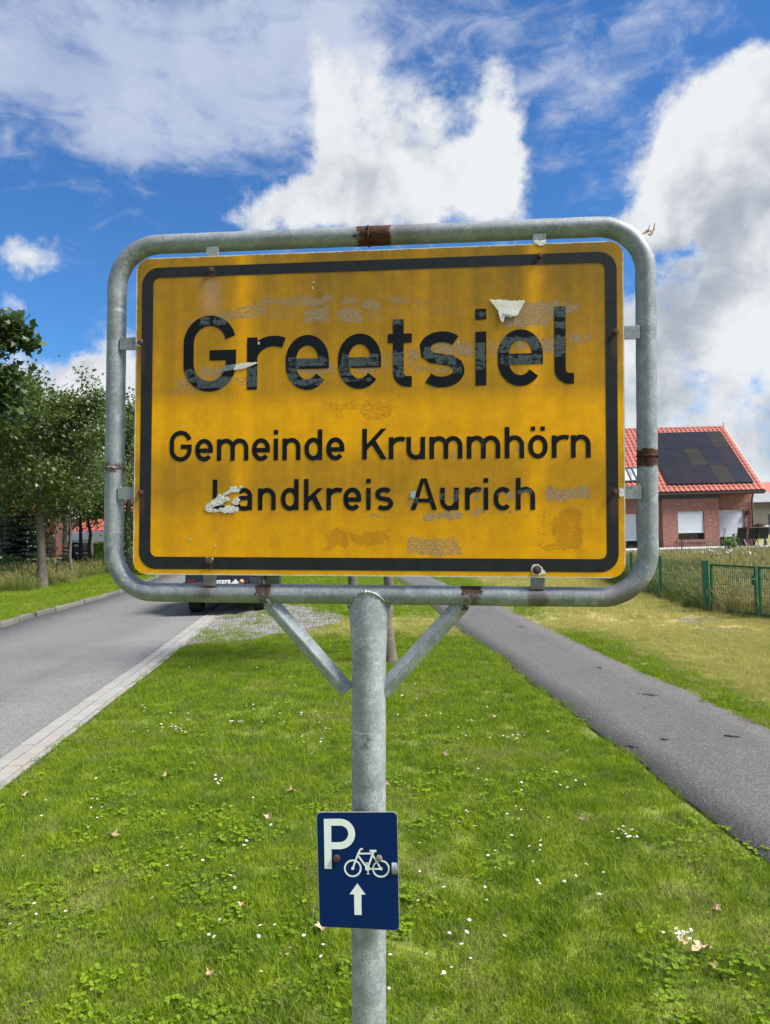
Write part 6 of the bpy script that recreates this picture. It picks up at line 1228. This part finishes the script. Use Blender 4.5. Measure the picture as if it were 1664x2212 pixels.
for i, (u_, v_, s_, lb, mt) in enumerate([(52, 1718, .042, 'curled pale leaf on the lawn near the gutter at the left edge', fl2), (361, 1677, .045, 'crumpled tan leaf left of the post, above the middle of the lawn', flm), (628, 1710, .045, 'brown crumpled leaf just left of the post above the blue sign', flm), (580, 1765, .05, 'pale folded leaf left of the blue sign, level with its top', fl2), (244, 1806, .05, 'wide crumpled brown leaf on the left lawn', flm), (697, 2004, .05, 'pale leaf half hidden behind the lower left corner of the blue sign', fl2), (838, 1696, .035, 'small tan leaf touching the right side of the post', flm), (962, 1630, .05, 'flattened brown leaf to the right of the post', flm), (1070, 1550, .04, 'tan leaf on the upper right lawn between post and path', flm), (1186, 1582, .04, 'pale leaf beside daisies near the path edge', fl2), (1144, 1550, .035, 'small leaf close to the path on the far lawn', flm), (1258, 1770, .036, 'upright curled brown leaf on the right lawn', flm), (1548, 1967, .05, 'crumpled leaf near the right edge below the path', flm), (1518, 2053, .07, 'largest pale maple leaf, flat on the grass at lower right', fl2), (1474, 2035, .035, 'small yellowish leaf among daisies at lower right', fl2), (1541, 2089, .026, 'tiny leaf fragment below the largest maple leaf', flm), (748, 1622, .03, 'small leaf behind the post on its left side', flm), (520, 1955, .025, 'little yellow leaf on the lower left lawn', fl2), (455, 2105, .03, 'small reddish leaf at the lower left', flm)]): fallen(u_, v_, s_, lb, 700 + i, mt)
dm = MB(); dm.lathe((0, 0, 0), [(.0035, -.003), (.0045, 0), (.002, .003)], 6); k_ = 9
for k in range(k_): a = 2 * pi * k / k_; c1, s1 = cos(a), sin(a); dm.add([(c1 * .003, s1 * .003, 0), (c1 * .0115 - s1 * .0035, s1 * .0115 + c1 * .0035, .002), (c1 * .013, s1 * .013, .003), (c1 * .0115 + s1 * .0035, s1 * .0115 - c1 * .0035, .002)], [(0, 3, 2, 1)], 1)
b0 = len(dm.f); dm.tube([(0, 0, -.05), (0, 0, 0)], .0008, 3, mi=2)
wpet = simple('white_petal', (.80, .80, .78), (.74, .72, .74), 50, .6); dme = dm.mesh('daisy', [simple('yellow_heart', (.6, .42, .03), (.5, .35, .02), 50, .7), wpet, M_['grass']])
cl = []
for (u0, v0, su, sv, k) in [(505, 1560, 22, 8, 14), (380, 1572, 40, 14, 26), (475, 1688, 16, 10, 9), (330, 1550, 60, 30, 12), (560, 1530, 60, 40, 14), (650, 1560, 50, 60, 12), (1350, 1805, 26, 10, 18), (1475, 2022, 34, 10, 13), (1110, 1590, 30, 14, 10), (1010, 1560, 60, 40, 12), (900, 1500, 50, 30, 10), (700, 1560, 40, 90, 10), (440, 1850, 240, 110, 16), (650, 2050, 240, 90, 16), (1150, 1900, 220, 140, 22), (1000, 1720, 160, 90, 16), (560, 1440, 120, 30, 16), (1250, 1700, 90, 60, 8), (150, 1700, 120, 60, 10), (80, 1950, 90, 120, 6), (1010, 2080, 120, 80, 8), (1000, 2000, 90, 60, 6)]:
    for _ in range(k): cl.append((u0 + random.gauss(0, su * .6), v0 + random.gauss(0, sv * .6)))
n = 0
for u_, v_ in cl:
    x, y = G(u_, min(v_, 2250), .03)
    if not (float(fGA(y)) + gutW + .05 < x < float(fPL(y)) - .04) or n >= 290: continue
    o = bpy.data.objects.new('daisy', dme); COL.objects.link(o); o.location = (x, y, random.uniform(.036, .052)); s_ = random.uniform(.5, .82); o.scale = (s_, s_, s_); o.rotation_euler = (random.uniform(-.1, .5), random.uniform(-.3, .3), random.uniform(0, 6)); tag(o, 'tiny white daisy in the mown lawn around the sign post', 'daisy', 'white daisies dotting the lawn'); n += 1
drt = simple('dark_debris', (.022, .022, .022), (.035, .034, .03), 60, .9)
for i, (u_, v_, s_, lb) in enumerate([(1403, 1503, .085, 'longest dark smear of debris in the middle of the footpath'), (1580, 1593, .06, 'dark clump of debris on the footpath near the right edge'), (1360, 1615, .05, 'thin dark debris along the lower left side of the footpath'), (1295, 1444, .022, 'tiny dark spot on the far footpath'), (1125, 1356, .06, 'dark twig debris on the distant footpath'), (1436, 1600, .02, 'small dark spot in the centre of the near footpath')]):
    x, y = G(u_, v_); o = thing('debris', (x, y, .010), lb, 'debris', 'dark debris on the footpath', -.5); mb = MB(); r = random.Random(i)
    for k in range(16): a = r.uniform(0, 3.14); c = (r.gauss(0, s_ * .55), r.gauss(0, s_ * .16)); l_ = r.uniform(.008, .022); mb.obox((c[0], c[1], .003 + r.uniform(0, .004)), (cos(a) * l_, sin(a) * l_, 0), (-sin(a) * .005, cos(a) * .005, r.uniform(-.001, .002)), (0, 0, .0015))
    mb.build('crumbs', drt, o)
